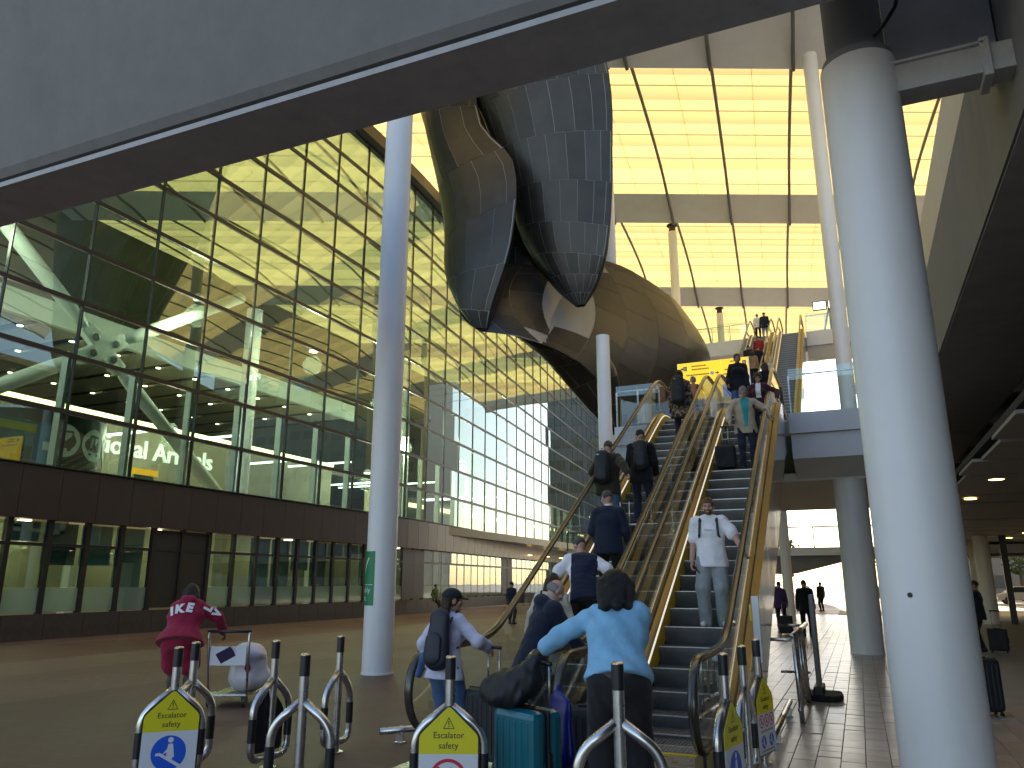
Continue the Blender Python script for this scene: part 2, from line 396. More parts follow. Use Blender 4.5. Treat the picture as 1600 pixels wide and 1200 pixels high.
# ------------------------------------------------------------------ overhead concrete beam and right-hand deck
bm_ = empty('concrete_beam', (-20, 6.4, 7.0), 'huge grey concrete beam crossing overhead from left edge to the thick column', 'beam')
prof = [(5.92, 7.09), (6.01, 7.0), (6.86, 7.0), (6.90, 7.04), (6.90, 9.4), (5.30, 9.6), (5.30, 8.9)]
prof = [(6.0, 7.0), (6.86, 7.0), (6.90, 7.04), (6.90, 9.4), (5.4, 9.4)]
MB().prism([(6.0, 7.1), (6.86, 7.0), (6.90, 7.04), (6.90, 10), (5.2, 10), (5.93, 7.2)], 'x', -70, 1.88).build('beam_body', CONC, bm_, world=True)
MB().box(-70, 1.885, 6.02, 6.84, 6.985, 7.06).build('beam_soffit', CONCD, bm_, world=True)
deck = empty('road_deck', (6, 20, 6.05), 'dark concrete deck running overhead along the right side', 'deck')
MB().prism([(1.9, 6.05), (3.8, 6.05), (3.8, 8.6), (2.25, 8.6), (2.25, 7.95), (1.9, 7.85)], 'y', -14, 48).build('edge_beam', CONC, deck, world=True)
MB().box(1.93, 3.78, -14, 48, 6.035, 6.05).build('beam_soffit', CONCD, deck, world=True)
MB().box(2.02, 2.24, -14, 48, 8.05, 9.3).build('upper_fascia', mat('beige_fascia', (.55, .5, .42), .6, noise=(2, .05)), deck, world=True)
MB().box(3.8, 40, -14, 48, 7.3, 8.6).build('deck_slab', CONCD, deck, world=True)
for k in range(14):
    MB().box(3.8, 40, -12+4.4*k, -11.6+4.4*k, 6.5, 7.3).build('cross_beam', CONCD, deck, world=True)
MB().box(.86, 1.88, 8.35, 8.75, 6.86, 10).build('end_beam', CONCD, deck, world=True)
# suspended panel ceiling of the undercroft, one object per panel
PC = mat('ceiling_panel', (.27, .245, .22), .6, noise=(1.5, .08))
pm = MB().box(-1.96, 1.96, -.93, .93, 0, .05).mesh('ceiling_panel', PC)
cei = empty('panel_ceiling', (6, 20, 3.6), 'low panelled undercroft ceiling with recessed downlights at the right', 'ceiling')
for j in range(19):
    for i in range(5):
        y = 9.6 + j*2.0; x = 4.0 + i*4.0 - (0.12 if j % 2 else 0)
        inst('ceiling_panel', pm, cei, (x-6, y-20, rng.uniform(-.012, .012)), (rng.uniform(-.004, .004), 0, 0))
MB().box(2.0, 24, 8, 48, 3.75, 3.85).build('ceiling_void', mat('void_black', (.02, .02, .02), .9), cei, world=True)
MB().box(2.0, 30, 47.6, 48.2, 2.95, 3.9).build('edge_downstand', CONC, cei, world=True)
lm = MB().lathe([(.13, 0), (.13, .02)], n=16).mesh('downlight', [LAMPW])
lr = MB().lathe([(.16, .004), (.16, .015), (.13, .015)], n=16).mesh('lamp_ring', [WHITEP])
for k in range(8):
    for xx in (2.62, 6.3, 10.2):
        d = empty('ceiling_light', (xx, 13.4+3.9*k, 3.575), '%s downlight counted from the near end in the %s row of the panelled ceiling' % (('first', 'second', 'third', 'fourth', 'fifth', 'sixth', 'seventh', 'eighth')[k], {2.62: 'left', 6.3: 'middle', 10.2: 'right'}[xx]), 'light', 'undercroft downlights')
        inst('lens', lm, d); inst('ring', lr, d)
for (x, y, lb) in ((4.9, 38.6, 'nearest the path'), (7.8, 38.6, 'between the two dark posts and the wall'), (5.3, 44, 'deepest and leftmost'), (9.5, 44, 'deepest and rightmost'), (12, 38.6, 'farthest to the right')):
    column('undercroft_column', x, y, 0, 3.6, .3, 'white column at the far end of the dark undercroft, ' + lb, 20, group='undercroft columns')
for (x, y) in ((5.75, 38.9), (8.7, 38.8)):
    tag(MB().box(x-.12, x+.12, y-.06, y+.06, 0, 3.6).build('steel_post', DARKF), '%s dark steel post beside a white undercroft column' % ('left' if x < 7 else 'right'), 'post', 'undercroft posts')

# ------------------------------------------------------------------ glowing fabric roof
def fabric_mat():
    m = bpy.data.materials.new('roof_fabric'); m.use_nodes = True
    nt = m.node_tree; n = nt.nodes; L = nt.links; n.clear()
    o = n.new('ShaderNodeOutputMaterial'); t = n.new('ShaderNodeBsdfTranslucent'); d = n.new('ShaderNodeBsdfDiffuse'); mx = n.new('ShaderNodeMixShader')
    t.inputs[0].default_value = (.69, .485, .175, 1); d.inputs[0].default_value = (.62, .57, .44, 1); mx.inputs[0].default_value = .30
    L.new(t.outputs[0], mx.inputs[1]); L.new(d.outputs[0], mx.inputs[2]); L.new(mx.outputs[0], o.inputs[0])
    return m
FAB = fabric_mat()
LIPM = mat('roof_lip_lining', (.74, .72, .69), .7, noise=(1.2, .04))
TUBE = mat('roof_tube', (.16, .15, .13), .5)
RIBM = mat('roof_rib', (.5, .42, .24), .6)
def roofpt(u, v, dz=0, z=None):
    """u along the lips, v along the bays; lip n sits at v = 18.4 n"""
    t = (v/18.4) % 1.0
    if z is None: z = zprof(t)
    return (u - .085*v, 37.2 + .45*u + v, z + dz)
def zprof(t):
    # just behind a lip the fabric starts high, swells, then dips to the next lip
    return 28.35 + .35*math.sin(math.pi*min(1, t/.85)) - 1.25*max(0, (t-.62)/.38)**2
roof = empty('fabric_roof', (0, 40, 27), 'glowing yellow fabric ceiling in wave-like bays above the escalators', 'roof')
TP = 3.88; U0 = -8.22; NR = 6; LUM = .84
def bays(n): return 2 if n == 2 else 0
rest = MB(); trib = MB(); fine = MB(); upst = MB(); lips = MB(); tubes = []
RB = [(-1, .0, .52), (0, 0, LUM), (1, 0, LUM), (2, 0, LUM), (3, 0, LUM)]
npan = 0
for n, t0, t1 in RB:
    for k in range(-12, 10):  # bays carried on unseen to the right to tint the facade reflections
        u_ = U0 + k*TP
        if n == 3 and -7 < u_ < 5: continue  # gap left in the far bay so bright sky shows
        for half in (0, 1):
            ua, ub = u_ + half*TP/2, u_ + (half+1)*TP/2
            for r in range(NR):
                ta, tb = t0 + (t1-t0)*r/NR, t0 + (t1-t0)*(r+1)/NR
                def fn(a, b, ua=ua, ub=ub, ta=ta, tb=tb, n=n):
                    t = ta + (tb-ta)*b; sag = -.13*math.sin(math.pi*b)**.8 - .05*math.sin(math.pi*a)*math.sin(math.pi*b)
                    return roofpt(ua+(ub-ua)*a, 18.4*(n+t), sag, zprof(t))
                if n in (0, 1) and -3 <= k <= 2 or (n == 2 and -3 <= k <= 0):
                    MB().grid(fn, 3, 8).build('fabric_panel', FAB, roof, smooth=True, world=True); npan += 1
                else: rest.grid(fn, 1, 6)
        # opaque lip lining from the last rib to the lip, then the upstand of the next bay
        def lipf(a, b, u_=u_, n=n, t1=t1):
            t = t1 + (.999-t1)*b
            return roofpt(u_+TP*a, 18.4*(n+t), 0, zprof(t))
        lips.grid(lipf, 1, 12)
        lips.grid(lambda a, b, u_=u_, n=n: roofpt(u_+TP*a, 18.4*(n+1)+.03*b, 0, zprof(.999)+ (zprof(0)+.1-zprof(.999))*b), 1, 1)
    for k in range(-12, 11):
        u_ = U0 + k*TP
        if n == 3 and -7 < u_ < 5: continue
        pts = [roofpt(u_, 18.4*(n+j/16*.998), -.26 if j < 15 else -.12, zprof(j/16*.998)) for j in range(17)]
        tubes.append((pts, n, k))
        if k < 10:
            fine.tube([roofpt(u_+TP/2, 18.4*(n+t0+(t1-t0)*j/12), -.02, zprof(t0+(t1-t0)*j/12)) for j in range(13)], .013, 5, caps=False)
    for r in range(NR+1):
        if n > 3: break
        t = t0 + (t1-t0)*r/NR
        ue = U0+10*TP
        trib.bar(roofpt(U0-12*TP, 18.4*(n+t), 1.0, zprof(t)), roofpt(ue, 18.4*(n+t), 1.0, zprof(t)), .03, .06)  # unseen bars added above the fabric to shadow the rib lines
stuff(rest.build('fabric_panels_beyond', FAB, roof, smooth=True, world=True))
lips.build('lip_lining', LIPM, roof, world=True, auto=35)
fine.build('seam_lines', RIBM, roof, world=True)
trib.build('shadow_purlins', RIBM, roof, world=True)
for pts, n, k in tubes:
    if n in (0, 1, 2, -1) and -4 <= k <= 3: MB().tube(pts, .095, 8).build('roof_tube', TUBE, roof, smooth=True, world=True)
tm = MB()
for pts, n, k in tubes:
    if not (-4 <= k <= 3): tm.tube(pts, .095, 6)
stuff(tm.build('roof_tubes_beyond', TUBE, roof, smooth=True, world=True))

# ------------------------------------------------------------------ glass terminal building on the left
FG = glass('facade_glass', (.55, .68, .62), 1.6, 1.0, .065, 0, 0, (.93, 1, .95))
FGL = glass('window_glass', (.70, .88, .80), 1.6, 1.0, .05)
FRO = glass('frosted_glass', (.6, .8, .72), 1.5, 1., .02, .05, .72)
INW = mat('interior_white_steel', (.78, .82, .77), .45, noise=(1, .05))
INF = mat('interior_floor', (.30, .29, .27), .3)
SLABM = mat('interior_soffit_panel', (.46, .42, .33), .6)
def fx(y): return -23 - (.055*(max(0, y-33)**2)/9 if y < 42 else .495 + .11*(y-42))
ter = empty('terminal_building', (-30, 40, 0), 'long glass terminal building with bronze bands along the left side of the plaza', 'building')
MY = [8.64 + 2.65*k for k in range(34)]
TZ = [5.15 + 1.87*j for j in range(12)]
for j, z in enumerate(TZ):
    t = MB()
    for a, b in zip(MY[:-1], MY[1:]):
        t.bar((fx(a)-.02, a, z), (fx(b)-.02, b, z), .14, .15)
    t.build('transom', DARKF, ter, world=True)
for k, y in enumerate(MY):
    MB().box(fx(y)-.10, fx(y)+.045, y-.022, y+.022, 5.15, 25.75).build('mullion', DARKF, ter, world=True)
fm = MB()
fpost = MB().box(-.15, .15, -.06, .06, 0, 3.9).mesh('fin_post', INW)
for k, y in enumerate(MY[:-6]):
    inst('fin_post', fpost, ter, (fx(y)-.40+30, y-40, 5.2))
pm_ = MB().box(-.006, .006, -1.30, 1.30, -.85, .85).mesh('facade_pane', FG)
cells = [(k, j) for k in range(33) for j in range(11)]
cells.sort(key=lambda c: (c[0] > 26, c[0]))
prest = MB()
for q, (k, j) in enumerate(cells):
    y = (MY[k]+MY[k+1])/2; z = (TZ[j]+TZ[j+1])/2
    ang = math.atan2(-(fx(MY[k+1])-fx(MY[k])), 2.65)
    if q < 297:
        inst('facade_pane', pm_, ter, (fx(y)+30, y-40, z), (rng.gauss(0, .0022), rng.gauss(0, .0025), ang + rng.gauss(0, .0035)))
    else:
        prest.obox((fx(y), y, z), (.006, 1.3, .85), Matrix.Rotation(ang, 3, 'Z'))
stuff(prest.build('far_panes', FG, ter, world=True))
# roof edge above the glass
e = MB()
for a, b in zip(MY[:-1], MY[1:]):
    e.bar((fx(a)+.1, a, 26.15), (fx(b)+.1, b, 26.15), .9, .75)
e.build('roof_edge', DARKF, ter, world=True)
# bronze band, one object per cladding panel
bp_ = MB().box(-.05, .05, -.655, .655, -.79, .79).mesh('cladding_panel', BROWN)
pl_ = MB().box(-.05, .05, -.655, .655, -.37, .37).mesh('plinth_panel', PLINTH)
fr_ = MB().box(-.08, .08, -.08, .08, -1.42, 1.42).mesh('window_post', DARKF)
up_ = MB().box(-.006, .006, -.60, .60, -.31, .31).mesh('upper_pane', FGL)
lo_ = MB().box(-.006, .006, -.60, .60, -.62, .62).mesh('clear_pane', FGL)
fo_ = MB().box(-.006, .006, -.60, .60, -.36, .36).mesh('frosted_pane', FRO)
dk_ = MB().box(-.03, .03, -.60, .60, -1.35, 1.35).mesh('louvre_panel', mat('dark_louvre', (.02, .02, .022), .45, wave=(14, 'Z', .4)))
BLIND = [MB().box(-.01, .01, -.58, .58, -.5, .5).mesh('window_blind', mat('blind_%d' % i, c, .8, noise=(1.5, .15))) for i, c in enumerate(((.18, .26, .26), (.26, .32, .32), (.27, .26, .20), (.10, .13, .14)))]
for k in range(66):
    y = 8.64 + 1.325*(k+.5)
    if y > 96: break
    x = fx(y); ang = math.atan2(-(fx(y+.6)-fx(y-.6)), 1.2)
    inst('cladding_panel', bp_, ter, (x+.22+30, y-40, 4.34), (0, rng.gauss(0, .002), ang+rng.gauss(0, .003)))
    inst('plinth_panel', pl_, ter, (x+.30+30, y-40, .37), (0, 0, ang))
    inst('window_post', fr_, ter, (x+30, y-.6625-40, 2.15), (0, 0, ang))
    if k % 13 in (9, 10): inst('louvre_panel', dk_, ter, (x+30, y-40, 2.15), (0, 0, ang)); continue
    q = rng.random()
    if q < .75:
        bl = BLIND[rng.randrange(4)]; hh = rng.choice((.6, 1.3, 2.0, 2.75))
        inst('window_blind', bl, ter, (x-.35+30, y-40, 3.5-hh/2), (0, 0, ang), (1, 1, hh))
    inst('upper_pane', up_, ter, (x+30, y-40, 3.18), (0, rng.gauss(0, .003), ang + rng.gauss(0, .006)))
    inst('clear_pane', lo_, ter, (x+30, y-40, 2.14), (0, rng.gauss(0, .003), ang + rng.gauss(0, .006)))
    inst('frosted_pane', fo_, ter, (x+30, y-40, 1.14), (0, 0, ang))
bb = MB()
for a, b in zip(MY[:-1], MY[1:]):
    bb.bar((fx(a)-.06, a, 4.34), (fx(b)-.06, b, 4.34), .4, 1.56)
    bb.bar((fx(a)-.1, a, .36), (fx(b)-.1, b, .36), .5, .68)
    bb.bar((fx(a), a, 2.8), (fx(b), b, 2.8), .1, .1)
    bb.bar((fx(a)+.2, a, 5.17), (fx(b)+.2, b, 5.17), .3, .04)
bb.build('spandrel_backing', DARKF, ter, world=True)['kind'] = 'stuff'
# interior floors, soffits, walls
MB().box(-60, -23.4, 6, 97, 4.6, 5.1).build('arrivals_floor', INF, ter, world=True)
MB().box(-60, -23.4, 6, 97, -.02, .08).build('ground_floor', INF, ter, world=True)
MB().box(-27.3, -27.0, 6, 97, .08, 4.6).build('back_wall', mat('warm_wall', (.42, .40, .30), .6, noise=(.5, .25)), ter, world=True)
gl = MB().lathe([(.28, 0), (.28, .04)], n=16).mesh('ceiling_lamp', LAMPW)
for k in range(16):
    inst('ceiling_lamp', gl, ter, (-25.4+30, 12.5+4.1*k-40, 3.9), (0, 0, 0))
for k in range(24):
    if k % 3 == 0: MB().box(-26.6, -26.2, 13+2.3*k, 13.5+2.3*k, .08, 4.6).build('inner_column', INW, ter, world=True)
sp_ = MB().box(-9, 9, -.98, .98, 0, .12).mesh('soffit_panel', SLABM)
for k in range(14):
    inst('soffit_panel', sp_, ter, (-42+30, 10 + 2.65*k - 40, 13.25))
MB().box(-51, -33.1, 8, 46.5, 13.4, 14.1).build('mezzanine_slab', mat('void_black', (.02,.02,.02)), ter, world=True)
MB().box(-33.2, -32.9, 8, 46.5, 13.2, 14.3).build('slab_edge', INW, ter, world=True)
dl = MB().lathe([(.13, 0), (.13, .03)], n=12).mesh('ceiling_lamp', LAMP)
for k in range(13):
    for x in (-34.5, -38.5, -43):
        inst('ceiling_lamp', dl, ter, (x+30, 11.32+2.65*k-40, 13.2))
MB().box(-33, -32.2, 19, 43, 5.1, 9.35).build('sign_wall', mat('sign_wall_beige', (.30, .27, .19), .55), ter, world=True)
MB().box(-32.25, -32.05, 19, 43, 9.30, 9.48).build('cove_light', COVE, ter, world=True)
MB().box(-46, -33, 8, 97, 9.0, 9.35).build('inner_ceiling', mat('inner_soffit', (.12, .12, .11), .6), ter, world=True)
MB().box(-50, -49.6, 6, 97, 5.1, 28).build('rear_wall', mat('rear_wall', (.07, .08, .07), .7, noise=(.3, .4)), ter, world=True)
MB().box(-60, -29.9, 96.6, 97, 0, 26).build('end_wall', mat('end_wall_blue', (.03, .045, .07), .25), ter, world=True)
LETW = mat('letter_white_glow', (.85, .85, .8), .4, emit=(1, .96, .85, .7))  # slight glow added to brighten the lettering
text('wall_lettering', 'International Arrivals', 1.28, LETW, ter, (-32.15+30, 26.7-40, 8.05), (R(90), 0, R(90)), .05, bold=.012)
for k, y in enumerate((24.5, 29, 34, 38.5, 44, 49, 55, 60)):
    MB().box(-36, -27.5, y, y+.12, 8.2 + (k % 2)*.5, 8.3 + (k % 2)*.5).build('hanging_lamp', mat('strip_lamp', (.9, .9, .85), .4, emit=(.95, 1, .92, 3)), ter, world=True)
for k in range(10):
    MB().box(-31.5, -31.0, 46+5*k, 48.6+5*k, 5.1, 8.0).build('shop_front', mat('shop_%d' % (k % 3), ((.5, .46, .34), (.2, .23, .24), (.6, .6, .58))[k % 3], .4), ter, world=True)
    MB().box(-31.05, -30.9, 46.2+5*k, 48.4+5*k, 7.3, 7.6).build('shop_light', COVE, ter, world=True)

# things inside, seen through the glass
br = empty('steel_brace', (-26.2, 19.9, 10.4), 'white X-shaped tubular steel brace with a bolted cast node behind the glass', 'brace')
nodeP = Vector((-26.2, 19.95, 10.5))
for end in ((-26.2, 14.6, 14.6), (-26.2, 27.0, 15.1), (-26.2, 27.6, 4.9), (-26.2, 13.4, 6.3)):
    d = (Vector(end)-nodeP).normalized()
    MB().tube([nodeP+d*1.0, nodeP+d*1.6, nodeP+d*2.2, Vector(end)], [.16, .24, .27, .27], 16).build('brace_arm', INW, br, smooth=True, world=True)
nd = MB(); ol = []
dirs = sorted([(math.atan2(e[2]-10.5, e[1]-19.95)) for e in ((0, 14.6, 14.6), (0, 27.0, 15.1), (0, 27.6, 4.9), (0, 13.4, 6.3))])
for i, a in enumerate(dirs):
    for da, rr in ((-.24, 1.15), (.24, 1.15)): ol.append((19.95 + rr*math.cos(a+da), 10.5 + rr*math.sin(a+da)))
    a2 = dirs[(i+1) % 4] + (2*math.pi if i == 3 else 0); am = (a+a2)/2
    ol.append((19.95 + .52*math.cos(am), 10.5 + .52*math.sin(am)))
nd.prism(ol, 'x', -26.36, -26.04); nd.build('cast_node', INW, br, world=True, bevel=.05)
for a in dirs:
    MB().lathe([(.15, 0), (.15, .04), (.10, .05), (.10, .03)], n=14).build('bolt_boss', mat('bolt_grey', (.2, .2, .19), .4), br).matrix_local = Matrix.Translation((.16, .55*math.cos(a)+.05, .55*math.sin(a)+.1)) @ Matrix.Rotation(R(90), 4, 'Y')
column('interior_column', -28.6, 30.6, 5.1, 16, .42, 'thick white column inside the glass hall right of the X-shaped brace', 28)
column('interior_column', -30, 48.5, 5.1, 18, .42, 'white column inside the glass hall seen right of the slender plaza column', 24)
pd = empty('pictogram_drum', (-28.6, 19.6, 5.1), 'black curved information drum with white car, bus and train symbols', 'information stand')
DR = 2.3
MB().lathe([(DR, .55), (DR, 2.7), (DR-.1, 2.72)], n=64).build('drum_wall', mat('drum_black', (.012, .02, .02), .3), pd, auto=30)
MB().lathe([(DR-.05, 0), (DR-.05, .55)], n=48).build('drum_base', INW, pd, auto=30)
MB().lathe([(DR+.02, 2.7), (DR+.02, 2.78)], n=48).build('drum_rim', STEEL, pd, auto=30)
ICW = mat('icon_white', (.55, .68, .62), .4)
ICB = mat('icon_black', (.012, .02, .02), .4)
def drumpt(a, z, r): return (r*math.cos(a), r*math.sin(a), z)
for i, kind in enumerate(('car', 'bus', 'train', 'info')):
    a0 = R(-47 + 33*i); zc = 1.65; rad = .62
    ic = MB(); m = 24
    vs = [drumpt(a0, zc, DR+.012)] + [drumpt(a0 + rad*math.cos(2*math.pi*j/m)/DR, zc + rad*math.sin(2*math.pi*j/m), DR+.012) for j in range(m)]
    ic.add(vs, [(0, 1+j, 1+(j+1) % m) for j in range(m)]); o = ic.build('pictogram', ICW, pd)
    g = MB()
    def rect(x0, x1, z0, z1, g=g, a0=a0, zc=zc):
        n_ = 4
        g.grid(lambda u, v: drumpt(a0 + (x0+(x1-x0)*u)/DR, zc + z0 + (z1-z0)*v, DR+.02), n_, 1)
    if kind == 'car': [rect(*q) for q in ((-.42, .42, -.1, .1), (-.3, .3, .1, .26), (-.36, -.2, -.24, -.1), (.2, .36, -.24, -.1))]
    elif kind == 'bus': [rect(*q) for q in ((-.33, .33, -.28, .0), (-.33, -.27, 0, .34), (.27, .33, 0, .34), (-.33, .33, .3, .38), (-.28, -.14, -.38, -.28), (.14, .28, -.38, -.28))]
    elif kind == 'train': [rect(*q) for q in ((-.25, .25, -.26, .0), (-.25, -.2, 0, .3), (.2, .25, 0, .3), (-.03, .03, 0, .3), (-.25, .25, .28, .38), (-.28, -.12, -.4, -.3), (.12, .28, -.4, -.3))]
    else: [rect(*q) for q in ((-.06, .06, -.3, .12), (-.06, .06, .2, .32))]
    g.build('symbol', ICB, o).parent = o
ps = empty('poster_panel', (-26.6, 16.4, 5.1), 'blue and yellow tourist poster panels behind the glass at far left', 'poster')
PB = mat('poster_blue', (.02, .16, .36), .35)
MB().box(-26.7, -26.5, 14.2, 18.9, 5.1, 7.25).build('panel_board', PB, ps, world=True)
MB().box(-26.49, -26.48, 16.2, 18.0, 5.5, 7.15).build('poster_sheet', mat('poster_sky', (.12, .28, .38), .4, noise=(1.2, .4)), ps, world=True)
MB().box(-26.475, -26.465, 16.2, 18.0, 6.85, 7.15).build('poster_header', mat('poster_lime', (.45, .5, .05), .4), ps, world=True)
sk = MB(); SKM = mat('poster_grey', (.10, .13, .15), .5)
for (y, wd, h) in ((16.35, .2, .4), (16.6, .12, .75), (16.63, .06, 1.0), (16.85, .25, .35), (17.2, .3, .5), (17.45, .5, .85)):
    sk.box(-26.476, -26.468, y, y+wd, 5.5, 5.5+h)
sk.build('skyline_print', SKM, ps, world=True)
MB().box(-26.49, -26.47, 18.35, 18.75, 6.3, 6.6).build('white_notice', WHITEP, ps, world=True)
kb = empty('help_desk', (-29.5, 25.6, 5.1), 'dark desk with an orange topped sign under the wall lettering', 'desk')
MB().box(-30, -28.9, 24.6, 26.8, 5.1, 5.9).build('desk_body', mat('desk_dark', (.03, .035, .04), .4), kb, world=True)
MB().box(-29.2, -29.0, 24.4, 25.8, 6.35, 6.62).build('orange_header', mat('orange_sign', (.9, .42, .02), .4, emit=(1, .45, .02, .6)), kb, world=True)
MB().box(-29.15, -29.05, 24.6, 25.6, 5.7, 6.35).build('screen_panel', mat('screen_blue', (.03, .09, .14), .3), kb, world=True)

# ------------------------------------------------------------------ escalators
STEPM = mat('escalator_step_metal', (.22, .225, .235), .5, .75, wave=(22, 'X', .9), noise=(5, .15))
NOSE = mat('step_nosing', (.55, .55, .56), .4, .8)
CLG = glass('balustrade_glass', (.95, .985, .97), 1.5, .8, .0)
T30 = math.tan(R(30))
def sp(x, w_=.20): return x if x/w_ > 30 else w_*math.log1p(math.exp(max(-60, x/w_)))
ESC = []
def step_mesh():
    b = MB(); n = 6; W = .5
    pr = [(.42, -.02), (.42, -.0), (0, 0)] + [(.012*math.sin(j/n*math.pi/2)*2 + .03*(j/n)**2, -.02 - .21*j/n) for j in range(1, n+1)] + [(.30, -.24)]
    b.prism(pr, 'x', -W, W, 0)
    b.box(-W, W, -.004, .03, -.008, .004, 1)
    for i in range(24):
        x = -W + .02 + i*(.96/23); b.box(x-.006, x+.006, .035, .40, 0, .008, 0)
    return b.mesh('step', [STEPM, NOSE])
STEP = step_mesh()
def escalator(X, Y0, Z0, Z1, label, low, side_right=True, side_left=True):
    Y1 = Y0 + (Z1-Z0)/T30
    def zf(y): return Z0 + T30*(sp(y-Y0)-sp(y-Y1))
    def sf(y): return (zf(y+.02)-zf(y-.02))/.04/T30
    E = empty('escalator', (X, Y0, Z0), label, 'escalator', 'escalators')
    y = Y0-.95; i = 0
    while y < Y1+1.0:
        inst('step', STEP, E, (0, y-Y0, zf(y)-Z0)); y += .40
    ya, yb = Y0-1.72, Y1+1.75
    N = 60
    ys = [ya + (yb-ya)*j/N for j in range(N+1)]
    fin = sorted(set([round(v, 3) for v in ys] + [round(Y0+d, 3) for d in (-.5,-.3,-.15,0,.15,.3,.5)] + [round(Y1+d, 3) for d in (-.5,-.3,-.15,0,.15,.3,.5)]))
    def sweep(pr, m, nm, ya_=None, yb_=None, closed=False, floor=None):
        b = MB(); yy = [v for v in fin if (ya_ is None or v >= ya_) and (yb_ is None or v <= yb_)]
        n = len(pr); vs = []
        for v in yy:
            for dx, dz in pr:
                z = zf(v)+dz
                if floor is not None: z = max(z, floor)
                vs.append((dx, v-Y0, z-Z0))
        fs = [(k*n+j, k*n+(j+1) % n, (k+1)*n+(j+1) % n, (k+1)*n+j) for k in range(len(yy)-1) for j in range(n if closed else n-1)]
        if closed: fs += [tuple(range(n-1, -1, -1)), tuple(range((len(yy)-1)*n, len(yy)*n))]
        b.add(vs, fs)
        return b.build(nm, m, E, auto=40)
    for o in (-1, 1):
        q = lambda pr: [(o*a, c) for a, c in (pr if o > 0 else pr[::-1])]
        sweep(q([(.505, -.2), (.505, .125), (.515, .13), (.515, -.2)]), YEL, 'skirt', Y0-1.1, Y1+1.1, True)
        sweep(q([(.507, .13), (.512, .145), (.526, .145), (.526, .13)]), LEDW, 'skirt_light', Y0-.6, Y1+.8, True)
        sweep(q([(.528, .06), (.528, .145), (.592, .20), (.600, .20), (.600, .06)]), GOLD, 'inner_deck', closed=True)
        sweep(q([(.632, .06), (.632, .20), (.735, .20), (.735, .06)]), GOLD, 'outer_deck', closed=True)
        sweep(q([(.602, .05), (.602, .17), (.630, .17), (.630, .05)]), BLACKM, 'glass_channel', closed=True)
        # glass panels
        seg = 1.5; a = ya
        n_ = int((yb-ya)/seg); 
        for k in range(n_):
            y0_, y1_ = ya + (yb-ya)*k/n_ + .006, ya + (yb-ya)*(k+1)/n_ - .006
            b = MB(); m_ = 5; vs = []
            for j in range(m_+1):
                v = y0_ + (y1_-y0_)*j/m_; top = 1.0 + .10*sf(v) - .02
                for dx in (.611, .621): vs += [(o*dx, v-Y0, zf(v)+.15-Z0), (o*dx, v-Y0, zf(v)+top-Z0)]
            fs = []
            for j in range(m_):
                c_ = 4*j; fs += [(c_, c_+4, c_+5, c_+1), (c_+2, c_+3, c_+7, c_+6), (c_+1, c_+5, c_+7, c_+3)]
            fs += [(0, 1, 3, 2), (4*m_, 4*m_+2, 4*m_+3, 4*m_+1)]
            b.add(vs, fs); b.build('glass_panel', CLG, E)
        rr = .40
        for (yc, zc, sgn) in ((ya, Z0, -1), (yb, Z1, 1)):
            pts = [(sgn*rr*math.cos(t)*1.0, 1.0-.02-rr + rr*math.sin(t)) for t in [math.pi/2 - math.pi*j/14 for j in range(15)]]
            b = MB(); vs = [(o*.616, yc-Y0, zc+1.0-.02-rr-Z0)] + [(o*.616, yc-Y0+p, zc-Z0+z_) for p, z_ in pts]
            b.add(vs, [(0, j, j+1) if sgn*o > 0 else (0, j+1, j) for j in range(1, 15)]); b.build('newel_glass', CLG, E)
        # handrail: flat-oval belt with rounded newels
        yh = [v for v in fin]
        path = [(o*.616, v-Y0, zf(v)+1.0+.10*sf(v)-Z0) for v in yh]
        bot = [(o*.616, ya-Y0 - rr*math.cos(t), 1.0-rr + rr*math.sin(t)) for t in [-math.pi/2 + math.pi*j/14 for j in range(14)]]
        top = [(o*.616, yb-Y0 + rr*math.cos(t), Z1-Z0 + 1.0-rr + rr*math.sin(t)) for t in [math.pi/2 - math.pi*j/14 for j in range(1, 15)]]
        inn = [(o*.616, ya-Y0+.5, 1.0-2*rr)]; out = [(o*.616, yb-Y0-.5, Z1-Z0+1.0-2*rr)]
        allp = inn + bot + path + top + out
        MB().tube(allp, .046, 10, flat=.62).build('handrail', HANDR, E, smooth=True)
        MB().tube([(x_ , y_, z_-.035) for x_, y_, z_ in path], .026, 6).build('handrail_guide', GOLD, E, smooth=True)
    # side cladding and truss soffit
    fl = Z0+.005 if low else None
    for o, want in ((-1, side_left), (1, side_right)):
        if not want: continue
        cuts = [ya-.1 + k*1.9 for k in range(int((yb-ya)/1.9)+2)]
        for a, c in zip(cuts[:-1], cuts[1:]):
            yy = [max(a, ya) + (min(c, yb-1.4)-max(a, ya))*j/4 for j in range(5)]
            if yy[-1]-yy[0] < .2: continue
            vs = []; b = MB()
            for v in yy:
                zt, zb = zf(v)+.19, zf(v)-1.05
                if fl is not None: zb = max(zb, fl)
                vs += [(o*.74, v+.004*(v == yy[0])-.004*(v == yy[-1])-Y0, zt-Z0), (o*.74, v+.004*(v == yy[0])-.004*(v == yy[-1])-Y0, zb-Z0), (o*.715, v-Y0, zt-Z0), (o*.715, v-Y0, zb-Z0)]
            fs = []
            for j in range(4):
                c_ = 4*j; fs += [(c_, c_+1, c_+5, c_+4) if o < 0 else (c_, c_+4, c_+5, c_+1), (c_+2, c_+3, c_+7, c_+6), (c_, c_+2, c_+6, c_+4)]
            fs += [(0, 1, 3, 2), (16, 18, 19, 17)]
            b.add(vs, fs); b.build('side_panel', STEELP, E)
    b = MB(); vs = []
    yy = [v for v in fin if Y0-1.0 <= v <= Y1+.6]
